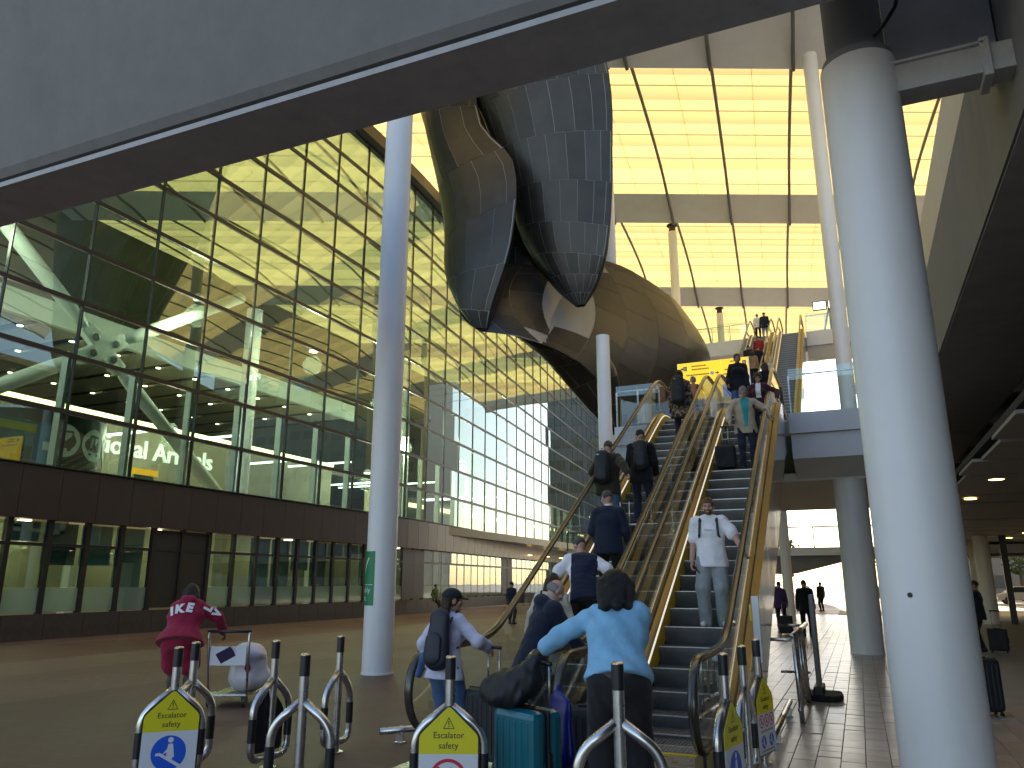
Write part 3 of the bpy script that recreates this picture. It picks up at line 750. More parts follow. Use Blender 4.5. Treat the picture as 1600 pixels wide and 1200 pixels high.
    for v in yy:
        zb = zf(v)-1.04; zb = max(zb, Z0+.006) if low else zb
        vs += [(-.71, v-Y0, zb-Z0), (.71, v-Y0, zb-Z0)]
    b.add(vs, [(2*j, 2*j+1, 2*j+3, 2*j+2) for j in range(len(yy)-1)]); b.build('truss_soffit', mat('truss_grey', (.25, .25, .25), .6), E)
    # comb plates
    for (a, c, z) in ((Y0-2.6, Y0-.93, Z0), (Y1+1.02, Y1+2.4, Z1)):
        MB().box(-.5, .5, a-Y0, c-Y0, z-Z0+.002, z-Z0+.012).build('comb_plate', STEEL, E)
        MB().box(-.5, .5, (c if z == Z0 else a)-.0-Y0 - (.08 if z == Z0 else 0), (c if z == Z0 else a)-Y0 + (.08 if z != Z0 else 0), z-Z0+.012, z-Z0+.02).build('comb', YEL, E)
    return E
HANDR = mat('handrail_rubber', (.05, .042, .028), .24, spec=.9)
FL1, FL2 = 5.7, 16.4
escalator(-2.02, 9.18, 0, FL1, 'lower escalator on the right, carrying the man in the white T-shirt down', True)
escalator(-3.59, 9.18, 0, FL1, 'lower escalator on the left, crowded with travellers in dark clothes going up', True)
escalator(-2.25, 28.9, FL1, FL2, 'upper escalator on the right with empty steps', False)
escalator(-3.95, 28.9, FL1, FL2, 'upper escalator on the left with a couple standing at its top', False)

# added fill lamps that brighten the terminal interior, each with a point light
def fill_lamp(x, y, z, e, col=(1, .93, .72), r=.5):
    H = empty('fill_lamp', (x, y, z), HL.pop(0), 'lamp', 'fill lamps')
    MB().lathe([(.24, 0), (.24, .10), (.10, .25)], n=18).build('lamp_housing', INW, H, auto=40)
    MB().lathe([(.20, -.02), (.20, .0)], n=18).build('lamp_lens', LAMP, H)
    l = bpy.data.lights.new('lamp_light', 'POINT'); l.energy = e*(.27 if e > 400 else .15); l.color = col; l.shadow_soft_size = r
    o = bpy.data.objects.new('lamp_light', l); COL.objects.link(o); o.parent = H; o.location = (0, 0, -.75)
HL = ['added fill lamp inside the glass hall %s' % q for q in ('at far left behind the X brace', 'above the pictogram drum', 'above the wall lettering', 'near the thick inner column', 'right of the slender plaza column', 'deep behind the far facade', 'near the far end of the hall', 'low over the left desk', 'low over the lettering wall', 'low by the shop fronts')]
for (x, y, z, e) in ((-24.9, 13.2, 13.5, 1700), (-24.9, 23.2, 13.5, 1700), (-25.2, 31.5, 13.5, 2000), (-26, 39, 13, 2200), (-29.5, 48, 12, 2400), (-31, 60, 12, 2400), (-33, 74, 12, 2400), (-29.5, 17, 8.9, 700), (-29.8, 27, 8.9, 700), (-30, 44, 8.9, 900)): fill_lamp(x, y, z, e)
OL = ['office lamp behind the ground floor windows at the %s' % q for q in ('far left', 'left', 'person in burgundy', 'slender column', 'far end')]
HL = OL
for y in (12.5, 17.5, 23, 31, 41): fill_lamp(-25.6, y, 3.7, 110, (1, .85, .55), .25)

# ------------------------------------------------------------------ landings
land = empty('landing', (-3, 24, FL1), 'white fronted first floor landing at the head of the lower escalators', 'landing')
LANDG = glass('barrier_glass', (.86, .95, .95), 1.5, 1., .02)
def slab(x0, x1, y0, y1):
    MB().box(x0, x1, y0, y1, FL1-.35, FL1-.005).build('floor_slab', WHITEP, land, world=True)
slab(-5.75, -4.4, 20.3, 44); slab(-1.25, 1.9, 20.3, 30); slab(-4.4, -1.25, 20.95, 28.2)
for (x0, x1) in ((-5.75, -4.42), (-1.22, 1.88)):
    MB().box(x0, x1, 20.2, 20.42, FL1-.42, FL1+.10).build('fascia_upper', WHITEP, land, world=True)
    MB().box(x0+.02, x1-.02, 20.28, 20.6, FL1-1.05, FL1-.43).build('fascia_lower', WHITEP, land, world=True)
    MB().add([(x0+.02, 20.3, FL1-1.05), (x1-.02, 20.3, FL1-1.05), (x1-.02, 21.2, FL1-1.45), (x0+.02, 21.2, FL1-1.45)], [(0, 1, 2, 3)]).build('fascia_soffit', WHITEP, land, world=True)
MB().box(-5.75, 1.9, 21.2, 30, FL1-1.5, FL1-1.3).build('soffit', mat('landing_soffit', (.72, .71, .69), .7, noise=(1, .05)), land, world=True)
MB().box(-5.75, 1.9, 29.7, 30.0, FL1-1.5, FL1).build('rear_fascia', WHITEP, land, world=True)
gb = MB().box(-.78, .78, -.008, .008, 0, 1.15).mesh('glass_sheet', LANDG)
FROSTW = glass('white_frosted_glass', (.9, .95, .97), 1.5, 1., .02, .05, .82)
for nd_ in FROSTW.node_tree.nodes:
    if nd_.type == 'BSDF_TRANSLUCENT': nd_.inputs[0].default_value = (.93, .95, .97, 1)
    if nd_.type == 'BSDF_DIFFUSE': nd_.inputs[0].default_value = (.85, .88, .9, 1)
gbw = MB().box(-.78, .78, -.008, .008, 0, 1.15).mesh('glass_sheet', FROSTW)
def barrier(x0, x1, y, z, label, n, gb=gb):
    B = empty('glass_barrier', ((x0+x1)/2, y, z), label, 'barrier', 'glass barriers')
    for k in range(n):
        x = x0 + (x1-x0)*(k+.5)/n
        o = inst('glass_sheet', gb, B, (x-(x0+x1)/2, 0, .02), (0, 0, 0), ((x1-x0)/n/1.58, 1, 1))
    for k in range(n+1):
        x = x0 + (x1-x0)*k/n
        MB().box(x-.018, x+.018, y+.03, y+.08, z, z+1.0).build('post', STEEL, B, world=True)
    MB().tube([(x0, y+.06, z+1.02), (x1, y+.06, z+1.02)], .022, 8).build('rail', STEEL, B, smooth=True, world=True)
    return B
barrier(-5.7, -4.5, 20.3, FL1+.1, 'glass barrier on the landing left of the lower escalators', 2)
barrier(-1.15, 1.85, 20.3, FL1+.1, 'bright glass barrier on the landing right of the lower escalators', 2)
up = empty('upper_floor', (-3, 50, FL2), 'upper floor edge far away at the top of the second escalators', 'landing')
MB().box(-8.2, -4.75, 47.8, 51.5, FL2-.9, FL2).build('floor_slab', WHITEP, up, world=True)
MB().box(-4.75, -1.45, 49.0, 51.5, FL2-.9, FL2).build('floor_slab', WHITEP, up, world=True)
MB().box(-1.45, 6, 47.8, 51.5, FL2-.9, FL2).build('floor_slab', WHITEP, up, world=True)
MB().box(-1.45, 5, 47.9, 48.3, FL2-1.7, FL2-.9).build('wall_panel', mat('beige_wall', (.50, .46, .40), .6, noise=(.6, .05)), up, world=True)
barrier(-8.1, -4.8, 47.85, FL2, 'far glass barrier on the upper floor left of the second escalators', 3)
barrier(-1.4, 3, 47.85, FL2, 'far glass barrier on the upper floor right of the second escalators', 4)
ys = empty('direction_sign', (-.3, 51, FL2), 'small yellow direction sign behind the upper right glass barrier', 'sign')
MB().box(-1.4, 1.2, 51, 51.1, FL2+.1, FL2+.95).build('sign_face', mat('amber_sign', (.95, .62, .02), .4, emit=(1, .62, .02, .35)), ys, world=True)
MB().box(-1.3, -1.2, 51.1, 51.2, FL2, FL2+.9).box(1.0, 1.1, 51.1, 51.2, FL2, FL2+.9).build('post', STEEL, ys, world=True)
sc = empty('display_screen', (.0, 50, FL2+2.3), 'dark bracketed screens beside the tall right roof column', 'screen')
for x in (-.55, .35): 
    MB().box(x-.42, x+.42, 50, 50.12, FL2+2.0, FL2+2.6).build('screen_case', BLACKM, sc, world=True)
    MB().box(x-.36, x+.36, 49.99, 50.0, FL2+2.06, FL2+2.54).build('screen_face', mat('screen_white', (.8, .8, .8), .3, emit=(1, 1, 1, 1)), sc, world=True)
MB().box(-.05, .05, 50.02, 50.1, FL2+.0, FL2+2.1).build('screen_pole', DARKF, sc, world=True)
# hanging yellow sign
AMB = mat('amber_sign', (.95, .62, .02), .4, emit=(1, .62, .02, .35))
hs = empty('direction_sign', (-4.1, 27, 8.9), 'large yellow and blue direction sign at the head of the left escalator', 'sign')
MB().box(-5.25, -3.72, 27, 27.1, 8.0, 9.33).build('sign_face', AMB, hs, world=True)
MB().box(-3.70, -2.8, 27, 27.1, 8.42, 9.33).build('sign_face', AMB, hs, world=True)
MB().box(-3.70, -2.8, 27, 27.1, 8.0, 8.41).build('blue_strip', mat('sign_blue', (.02, .12, .62), .4, emit=(.02, .12, .8, .2)), hs, world=True)
MB().box(-5.28, -2.77, 27.1, 27.2, 7.97, 9.36).build('sign_case', STEEL, hs, world=True)
MB().tube([(-5.1, 27.15, FL1), (-5.1, 27.15, 9.3)], .04, 8).tube([(-2.95, 27.15, FL1), (-2.95, 27.15, 9.3)], .04, 8).build('post', STEEL, hs, smooth=True, world=True)
ln = MB()
for z, a, b in ((9.16, -4.75, -4.3), (9.04, -4.75, -4.15), (8.84, -4.95, -4.15)):
    x = a
    while x < b: l = rng.uniform(.03, .06); ln.box(x, x+l, 26.993, 27, z, z+.05); x += l+.012
for z, a, b in ((9.2, -3.4, -3.05), (9.08, -3.45, -3.05), (8.92, -3.6, -2.95), (8.76, -3.65, -2.95)):
    x = a
    while x < b: l = rng.uniform(.03, .06); ln.box(x, x+l, 26.993, 27, z, z+.05); x += l+.012
ln.build('sign_print', mat('sign_brown_print', (.35, .16, .01), .5), hs, world=True)
def iconlift(x, z, s=1):
    MB().box(x-.06, x+.06, 26.988, 27, z-.08, z+.08).build('lift_icon', INK, hs, world=True)
    MB().box(x-.03, x+.03, 26.984, 26.988, z-.05, z-.005).box(x-.03, x+.03, 26.984, 26.988, z+.01, z+.05).build('lift_symbol', WHITEP, hs, world=True)
iconlift(-4.98, 9.12); iconlift(-2.92, 9.14)
MB().prism([(-5.14, 9.12), (-5.08, 9.18), (-5.08, 9.14), (-5.03, 9.14), (-5.03, 9.10), (-5.08, 9.10), (-5.08, 9.06)], 'y', 26.99, 27).prism([(-3.8, 8.87), (-3.86, 8.93), (-3.86, 8.89), (-3.93, 8.89), (-3.93, 8.85), (-3.86, 8.85), (-3.86, 8.81)], 'y', 26.99, 27).build('arrow', INK, hs, world=True)
MB().lathe([(.07, 0), (.07, .008)], n=16).build('ring_icon', WHITEP, hs).matrix_local = Matrix.Translation((.06, -.002, -.03)) @ Matrix.Rotation(R(90), 4, 'X')
# far cross bridge seen below the landing
fb = empty('foot_bridge', (-2, 46, 3.4), 'white footbridge with a tapering soffit crossing far beyond the paved path', 'bridge')
MB().box(-16, 8, 45, 47.5, 3.08, 3.5).build('bridge_edge', WHITEP, fb, world=True)
MB().prism([(-16, 3.07), (-16, 1.95), (-3.2, 2.15), (-.3, 2.86), (8, 2.95), (8, 3.07)], 'y', 45.2, 47.3).build('bridge_haunch', CONC, fb, world=True)
for k in range(13):
    MB().box(-16+2*k-.03, -16+2*k+.03, 45.05, 45.11, 3.5, 4.6).build('rail_post', DARKF, fb, world=True)
MB().box(-16, 8, 45.04, 45.12, 4.55, 4.62).build('top_rail', DARKF, fb, world=True)

# ------------------------------------------------------------------ sunlit ground beyond
def block(x0, x1, y0, y1, h, floors, label, col, bandcol=(.12, .13, .14)):
    B = empty('massing_block', ((x0+x1)/2, (y0+y1)/2, 0), label, 'building')
    MB().box(x0, x1, y0, y1, 0, h).build('wall', mat('wall_%.2f_%.2f' % (col[0], col[2]), col, .8, noise=(.3, .08)), B, world=True)
    wm = MB().box(-1.1, 1.1, -.04, .04, -.8, .8).mesh('window', mat('far_window', bandcol, .15))
    nx = int((x1-x0)/3); 
    for f in range(floors):
        for i in range(min(nx, 20)):
            inst('window', wm, B, (x0+(i+.5)*(x1-x0)/min(nx, 20)-(x0+x1)/2, y0-(y0+y1)/2-.02, 1.8+f*(h-1)/floors))
    MB().box(x0-.2, x1+.2, y0-.2, y1+.2, h, h+.5).build('roof', WHITEP, B, world=True)
block(-66, -19, 120, 150, 34, 9, 'grey block added left of the sunlit gap to darken facade reflections', (.22, .22, .24))  # added mass that keeps bright sky out of the facade reflections
block(5, 70, 116, 150, 46, 12, 'grey block added right of the sunlit gap to darken facade reflections', (.24, .23, .23))  # added mass, made tall to hide sky mirrored in the glass
block(18, 60, -40, 66, 20, 6, 'unseen grey car park block right of the road deck, added to darken reflections', (.25, .25, .25))  # hidden behind the deck, added as an occluder for the mirrored sky
block(-80, -38, 150, 180, 30, 8, 'blue grey office block behind the far end of the glass terminal', (.16, .20, .28))
def far_tree(x, y, h, label, seed):
    r_ = random.Random(seed)
    T = empty('street_tree', (x, y, 0), label, 'tree', 'street trees')
    MB().tube([(0, 0, 0), (.05, 0, h*.3), (.1, .05, h*.6)], [.16, .12, .06], 8).build('trunk', mat('bark', (.10, .075, .05), .9), T, smooth=True)
    c = MB()
    for k in range(420):
        a = r_.uniform(0, 6.28); z = r_.uniform(.38, 1.0); rad = h*.3*math.sin(math.pi*min(1, (z-.3)/.75))*math.sqrt(r_.random())*r_.uniform(.7, 1.15)
        p = Vector((rad*math.cos(a), rad*math.sin(a), h*z)); s_ = r_.uniform(.12, .3)
        u = Vector((r_.gauss(0, 1), r_.gauss(0, 1), r_.gauss(0, 1))).normalized()*s_; v = u.orthogonal().normalized()*s_*.7
        c.add([p-u, p+v, p+u, p-v], [(0, 1, 2, 3)])
    c.build('crown', mat('leaf_green', (.06, .10, .03), .7), T)
far_tree(-6.5, 84, 6, 'small street tree left of the path far in the sunlight', 1)
far_tree(3.5, 92, 7, 'small street tree far behind the foot bridge', 2)
far_tree(14, 88, 6.5, 'small street tree far behind the undercroft', 3)
def far_car(x, y, col, label, rz=0):
    K = empty('parked_car', (x, y, 0), label, 'car', 'far parked cars', rz)
    P = mat('paint_%.2f_%.2f' % col[:2], col, .3, .2, coat=.5)
    MB().prism([(-2.1, .35), (-2.15, .75), (-1.5, .9), (-.9, 1.4), (.8, 1.42), (1.5, .95), (2.1, .82), (2.15, .35)], 'y', -.85, .85).build('body', P, K, bevel=.05)
    MB().prism([(-1.3, .93), (-.85, 1.34), (.75, 1.36), (1.35, .97)], 'y', -.86, .86).build('windows', mat('car_glass', (.02, .025, .03), .1), K)
    for sx in (-1.3, 1.35):
        for sy in (-.8, .8):
            MB().lathe([(.33, -.1), (.33, .1)], n=16).build('wheel', BLACK, K).matrix_local = Matrix.Translation((sx, sy, .33)) @ Matrix.Rotation(R(90), 4, 'X')
far_car(-7.5, 76, (.6, .62, .65), 'silver car parked in the sun far down the path'); far_car(2.5, 79, (.05, .05, .06), 'dark car parked in the sun beyond the foot bridge'); far_car(12, 74, (.4, .41, .43), 'grey car in the sun beyond the undercroft')
lw = empty('low_wall', (-24, 62, 0), 'low pinkish stone wall at the far end of the plaza', 'wall')
for k in range(9): MB().box(-33 + k*1.7, -31.34 + k*1.7, 60, 60.5, 0, .9).build('wall_block', mat('pink_stone', (.42, .36, .34), .7, noise=(2, .08)), lw, world=True)

# ------------------------------------------------------------------ metal sculpture hanging over the escalators (generic twisted form)
AL = mat('dark_aluminium', (.045, .043, .040), .36, .55, noise=(1.1, .22), bump=(1.4, .10, .02))
AL2 = mat('dark_aluminium_b', (.035, .034, .032), .40, .55, noise=(1.5, .25), bump=(1.1, .12, .02))
SEAM = mat('seam_aluminium', (.30, .30, .29), .5, .6)
scu = empty('metal_sculpture', (-9, 28, 14), 'huge dark riveted metal sculpture twisting overhead above the escalators', 'sculpture')
def catmull(P, t):
    n = len(P)-1; x = min(max(t, 0), 1)*n; i = min(int(x), n-1); f = x-i
    p0, p1, p2, p3 = P[max(i-1, 0)], P[i], P[i+1], P[min(i+2, n)]
    return .5*((2*p1) + (-p0+p2)*f + (2*p0-5*p1+4*p2-p3)*f*f + (-p0+3*p1-3*p2+p3)*f**3)
nscu = [0]
def lobe(st, ns, na, ex, flip=1):
    """st: stations (left edge point, right edge point, depth vector)"""
    Lp = [np.array(s_[0], float) for s_ in st]; Rp = [np.array(s_[1], float) for s_ in st]; Dp = [np.array(s_[2], float) for s_ in st]
    def P(s_, a):
        l, r, d = catmull(Lp, s_), catmull(Rp, s_), catmull(Dp, s_)
        c, h = (l+r)/2, (r-l)/2
        ca_, sa_ = math.cos(a), math.sin(a)
        return c + h*np.sign(ca_)*abs(ca_)**ex[0] + d*np.sign(sa_)*abs(sa_)**ex[1]
    hull = MB()
    hull.grid(lambda u, v: tuple(P(v, 2*math.pi*u)), na*3, ns*3)
    hull.build('hull', SEAM, scu, smooth=True, world=True)
    rest_ = MB()
    cen = np.mean(Lp+Rp, axis=0)
    for i in range(ns):
        off = .5*(i % 2)
        for j in range(na):
            s0, s1 = i/ns, (i+1)/ns; a0, a1 = 2*math.pi*(j+off)/na, 2*math.pi*(j+1+off)/na
            am, sm = (a0+a1)/2, (s0+s1)/2
            c = P(sm, am); tu = P(sm, am+.02)-P(sm, am-.02); tv = P(min(1, sm+.01), am)-P(max(0, sm-.01), am)
            nrm = np.cross(tu, tv); nl = np.linalg.norm(nrm)
            if nl < 1e-9: continue
            nrm = nrm/nl
            axis = (catmull(Lp, sm)+catmull(Rp, sm))/2
            if np.dot(nrm, c-axis) < 0: nrm = -nrm
            la = np.linalg.norm(P(sm, a1)-P(sm, a0)); ls = np.linalg.norm(P(s1, am)-P(s0, am))
            ga, gs = min(.25, .007/max(la, .02)), min(.25, .007/max(ls, .02))
            lift = .012 + rng.uniform(-.003, .004)
            tilt = rng.gauss(0, .004)
            fn = lambda u, v: tuple(P(s0+(s1-s0)*(gs+(1-2*gs)*v), a0+(a1-a0)*(ga+(1-2*ga)*u)) + nrm*(lift+tilt*(u-.5)))
            facing = np.dot(nrm, np.array([0, 0, 1.65])-c) > 0
            if facing and nscu[0] < 298 and la > .05:
                MB().grid(fn, 3, 3).build('panel', AL if rng.random() < .6 else AL2, scu, smooth=True, world=True); nscu[0] += 1
            else: rest_.grid(fn, 3, 3)
    stuff(rest_.build('panels_beyond', AL, scu, smooth=True, world=True))
# big fan lobe, left lobe, main body, tail
lobe([((-15.0, 26.5, 26.5), (-8.6, 24.5, 26.6), (.5, 1.2, .3)), ((-12.9, 26, 21.4), (-7.1, 25.5, 21.6), (.8, .95, .1)), ((-11.7, 26.2, 17.6), (-7.15, 26, 17.4), (.8, .7, -.2)), ((-11.0, 26.6, 14.8), (-7.5, 26.2, 14.3), (.8, .5, -.3)), ((-9.9, 26.9, 13.0), (-8.0, 26.4, 12.9), (.5, .35, -.1)), ((-8.95, 26.8, 12.0), (-8.6, 26.6, 12.0), (.12, .1, 0))], 9, 22, (1, 1.7))
lobe([((-17.6, 27.5, 26), (-13.6, 27, 25.6), (.3, 1.0, 0)), ((-15.6, 26.5, 20.6), (-12.3, 24.8, 20.0), (.5, .8, .1)), ((-14.2, 25.5, 16.0), (-10.5, 24.2, 17.2), (.7, .6, .2)), ((-13.9, 25.2, 13.5), (-10.5, 24.0, 14.0), (.7, .5, .1)), ((-13.0, 25, 12.0), (-11.4, 24.2, 11.6), (.5, .5, 0)), ((-12.1, 24.6, 10.9), (-11.7, 24.4, 10.75), (.2, .2, 0))], 6, 12, (1.0, 2.3))
lobe([((-13.4, 26, 13.2), (-12.0, 24.4, 10.7), (.3, .5, .2)), ((-11.8, 27, 14.4), (-10.4, 25, 10.4), (.6, .9, .2)), ((-10.0, 28.5, 14.9), (-9.0, 26.5, 9.8), (.7, 1.2, .3)), ((-8.5, 31.0, 15.4), (-8.3, 30, 9.0), (.8, 1.2, .2)), ((-7.0, 34.5, 15.0), (-7.3, 34, 9.6), (.8, 1.1, .1)), ((-6.6, 38.5, 14.7), (-7.0, 38.5, 11.2), (.7, 1.0, .1)), ((-6.6, 42.5, 14.0), (-6.8, 42.5, 13.4), (.2, .6, .1))], 9, 14, (1.0, 2.1))
lobe([((-12.0, 28.0, 12.2), (-9.8, 27.6, 10.9), (.6, 1.1, .4)), ((-10.6, 28.6, 10.6), (-8.6, 28.2, 10.4), (.6, .9, .3)), ((-9.6, 29.4, 9.0), (-8.2, 29, 9.4), (.4, .6, .2)), ((-8.6, 30, 7.5), (-8.35, 30, 7.6), (.06, .12, 0))], 5, 8, (1.0, 1.0))
lobe([((-16.0, 29.5, 26), (-8.8, 29, 26), (.2, 1.0, 0)), ((-14.4, 28.6, 19), (-8.3, 28.4, 19.2), (.2, .9, 0)), ((-13.4, 27.6, 15.2), (-8.6, 28.4, 15.2), (.2, .9, .1)), ((-12.8, 27.2, 13.2), (-9.6, 28.6, 12.6), (.2, .7, .1)), ((-12.0, 27.2, 12.0), (-10.8, 28.2, 11.8), (.2, .4, .1))], 6, 16, (1.0, 1.3))

# ------------------------------------------------------------------ stainless hoop barriers with safety signs
def rounded(poly, r, n=4):
    out = []; N = len(poly)
    for i in range(N):
        p, a, b = Vector(poly[i]), Vector(poly[i-1]), Vector(poly[(i+1) % N])
        u, v = (a-p).normalized(), (b-p).normalized(); rr = min(r, (a-p).length*.45, (b-p).length*.45)
        s_, e_ = p+u*rr, p+v*rr
        for k in range(n+1):
            t = k/n; out.append(tuple((1-t)**2*s_ + 2*t*(1-t)*p + t*t*e_))
    return out
def disc(m, parent, name, r, y, x, z, n=28, r0=0):
    b = MB()
    if r0:
        vs = [(x+q*math.cos(2*math.pi*j/n), y, z+q*math.sin(2*math.pi*j/n)) for q in (r0, r) for j in range(n)]
        b.add(vs, [(j, (j+1) % n, n+(j+1) % n, n+j) for j in range(n)])
    else: b.add([(x+r*math.cos(2*math.pi*j/n), y, z+r*math.sin(2*math.pi*j/n)) for j in range(n)], [tuple(range(n))])
    return b.build(name, m, parent)
def pict_person(par, x, z, s_, m, y, rail=True):
    b = MB()
    b.add([(x+.022*s_*math.cos(2*math.pi*j/14), y, z+.085*s_+.022*s_*math.sin(2*math.pi*j/14)) for j in range(14)], [tuple(range(14))])
    b.add([(x-.016*s_, y, z+.055*s_), (x+.02*s_, y, z+.055*s_), (x+.036*s_, y, z-.045*s_), (x+.028*s_, y, z-.05*s_), (x+.014*s_, y, z-.07*s_), (x-.022*s_, y, z-.07*s_), (x-.026*s_, y, z-.01*s_), (x-.06*s_, y, z-.03*s_), (x-.062*s_, y, z-.042*s_), (x-.022*s_, y, z+.02*s_)], [tuple(range(10))])
    if rail: b.add([(x-.11*s_, y-.0004, z-.015*s_), (x-.075*s_, y-.0004, z-.01*s_), (x+.10*s_, y-.0004, z-.115*s_), (x+.085*s_, y-.0004, z-.135*s_), (x-.08*s_, y-.0004, z-.033*s_), (x-.11*s_, y-.0004, z-.035*s_)], [tuple(range(6))])
    return b.build('pictogram', m, par)
def hoop(x, y, rz, label, sign=None, W=.55, back=False):
    B = empty('hoop_barrier', (x, y, 0), label, 'barrier', 'hoop barriers', rz=R(rz))
    r = .037; h = W/2 - r
    MB().lathe([(r, 0), (r, 1.0)], n=20).build('centre_post', STEEL, B, auto=40)
    MB().lathe([(r+.002, .955), (r+.002, 1.105)], n=20).build('black_sleeve', BLACKM, B, auto=40)
    MB().lathe([(r+.003, 1.105), (r+.003, 1.112), (r*.7, 1.122)], n=20).build('post_cap', STEEL, B, auto=40)
    MB().lathe([(.075, 0), (.075, .012), (r, .014)], n=20).build('foot_plate', STEEL, B, auto=40)
    for s_ in (-1, 1):
        pts = [(s_*.02, 0, .765), (s_*h, 0, .585), (s_*h, 0, .095), (s_*.0, 0, .095)]
        MB().tube(fillet(pts, .12, 8), r*.92, 16).build('hoop_tube', STEEL, B, smooth=True)
        MB().tube([(s_*h, 0, .45), (s_*h, 0, .25)], r*.98, 14, mi=0).build('black_sleeve', BLACKM, B, auto=40)
    if back:
        b = MB().prism(rounded([(-h+.05, .14), (h-.05, .14), (h-.05, .5), (0, .70), (-h+.05, .5)], .05), 'y', .02, .045).build('sign_back', BLACKM, B)
        for z in (.3, .5): MB().box(-.02, .02, -.02, .03, z, z+.03).build('clamp', STEEL, B)
    if sign:
        f = -.047; ya = .775
        ol = [(-.215, .10), (.215, .10), (.215, .575), (0, ya), (-.215, .575)]
        sb = MB().prism(rounded([(a*1.05, z+(.012 if z > .3 else -.012)) for a, z in ol], .04), 'y', f+.003, f+.02).build('sign_board', BLACKM, B)
        MB().prism(rounded([(-.215, .37), (.215, .37), (.215, .50), (0, ya), (-.215, .50)], .03)[5:] if False else [(-.215, .45), (.215, .45)] + rounded([(-.215, .3), (.215, .3), (.215, .575), (0, ya), (-.215, .575)], .03)[10:], 'y', f-.002, f+.003).build('yellow_panel', YELSIGN, sb).parent = sb
        MB().box(-.215, .215, f-.002, f+.003, .10, .45).build('white_panel', WHITESIGN, sb)
        g = f-.0035
        tri = MB(); T_ = [(-.042, .62), (.042, .62), (0, .70)]; T2 = [(-.034, .6255), (.034, .6255), (0, .688)]
        tri.add([(a, g, z) for a, z in T_+T2], [(0, 1, 4, 3), (1, 2, 5, 4), (2, 0, 3, 5)])
        tri.add([(-.004, g, .673), (.004, g, .673), (.0025, g, .645), (-.0025, g, .645)], [(0, 1, 2, 3)]).add([(-.004, g, .639), (.004, g, .639), (.004, g, .632), (-.004, g, .632)], [(0, 1, 2, 3)])
        tri.build('warning_triangle', INK, sb)
        text('sign_text', 'Escalator', .062, INK, sb, (0, g, .575), (R(90), 0, 0), .0004)
        text('sign_text', 'safety', .062, INK, sb, (0, g, .505), (R(90), 0, 0), .0004)
        if sign == 1:
            disc(BLUESIGN, sb, 'blue_disc', .135, g, 0, .285); pict_person(sb, .01, .30, 1.0, WHITESIGN, g-.0008)
        elif sign == 2:
            disc(WHITESIGN, sb, 'disc_ground', .115, g, 0, .285); disc(REDSIGN, sb, 'red_ring', .135, g-.0006, 0, .285, r0=.112)
            b = MB().add([(-.085, g-.0008, .355), (-.07, g-.0008, .37), (.085, g-.0008, .215), (.07, g-.0008, .20)], [(0, 3, 2, 1)]); b.build('red_bar', REDSIGN, sb)
            pict_person(sb, .02, .27, .85, INK, g-.0004, False)
        else:
            for k in (-1, 0, 1):
                disc(WHITESIGN, sb, 'disc_ground', .05, g, k*.13, .385); disc(REDSIGN, sb, 'red_ring', .058, g-.0005, k*.13, .385, r0=.046); pict_person(sb, k*.13, .38, .34, INK, g-.0003, False)
                MB().add([(k*.13-.04, g-.0007, .415), (k*.13-.034, g-.0007, .421), (k*.13+.04, g-.0007, .355), (k*.13+.034, g-.0007, .349)], [(0, 3, 2, 1)]).build('red_bar', REDSIGN, sb)
            for k in (-1, 1): disc(BLUESIGN, sb, 'blue_disc', .058, g, k*.10, .205); pict_person(sb, k*.10, .21, .42, WHITESIGN, g-.0006)
            sm = MB()
            for z in (.30, .29, .12, .13):
                xx = -.16
                while xx < .15: l = rng.uniform(.012, .03); sm.box(xx, xx+l, g-.0003, g, z, z+.005); xx += l+.006
            stuff(sm.build('small_print', INK, sb))
    return B
hoop(-5.43, 5.26, 45, 'hoop barrier at lower left with a yellow Escalator safety sign and blue disc', 1)
hoop(-5.72, 5.74, 80, 'plain hoop barrier directly behind the blue disc safety sign at left')
hoop(-5.17, 6.20, 88, 'hoop barrier with a black sign back seen from behind, left of centre', back=True)
hoop(-4.0, 5.15, 17, 'plain hoop barrier nearest the camera between the two safety signs')
hoop(-5.0, 7.0, 90, 'smallest plain hoop barrier standing in front of the slender column', W=.5)
hoop(-2.87, 5.42, 22, 'hoop barrier with yellow Escalator safety sign and red prohibition ring', 2, W=.58)
hoop(-1.48, 5.08, 16, 'plain hoop barrier in front of the woman in the light blue shirt', W=.59).scale = (1.035, 1.035, 1.035)
hoop(-1.04, 6.5, 80, 'edge-on hoop barrier nearest the right escalator newel', 1)
hoop(-1.01, 7.35, 84, 'middle hoop barrier of the edge-on row right of the escalators')
hoop(-.99, 8.23, 76, 'farthest edge-on hoop barrier with a slanted yellow and white sign', 3)

# ------------------------------------------------------------------ rails, stand
def lowrail(pts, legs, label):
    B = empty('stop_rail', (pts[0][0], pts[0][1], 0), label, 'rail')
    MB().tube(pts, .035, 12).build('rail_bar', STEEL, B, smooth=True, world=True)
    for x, y in legs: MB().box(x-.04, x+.04, y-.012, y+.012, 0, .10).box(x-.05, x+.05, y-.05, y+.05, 0, .012).build('leg', STEEL, B, world=True, bevel=.004)
lowrail([(-4.80, 7.50, .13), (-4.35, 8.05, .13)], [(-4.66, 7.68)], 'short low steel stop rail left of the left escalator newel')
lowrail([(-.96, 8.9, .13), (-1.0, 11.5, .13)], [(-.97, 9.3), (-.99, 11.1)], 'long low steel stop rail right of the escalators on the paving')
G = empty('guard_rail', (-.82, 11.5, 0), 'waist high stainless guard rail frame beside the paved path', 'railing')
for p in ((-.80, 10.66), (-.82, 12.44)): MB().tube([(p[0], p[1], 0), (p[0]-.02, p[1], 1.0)], .03, 12).build('post', STEEL, G, smooth=True, world=True)
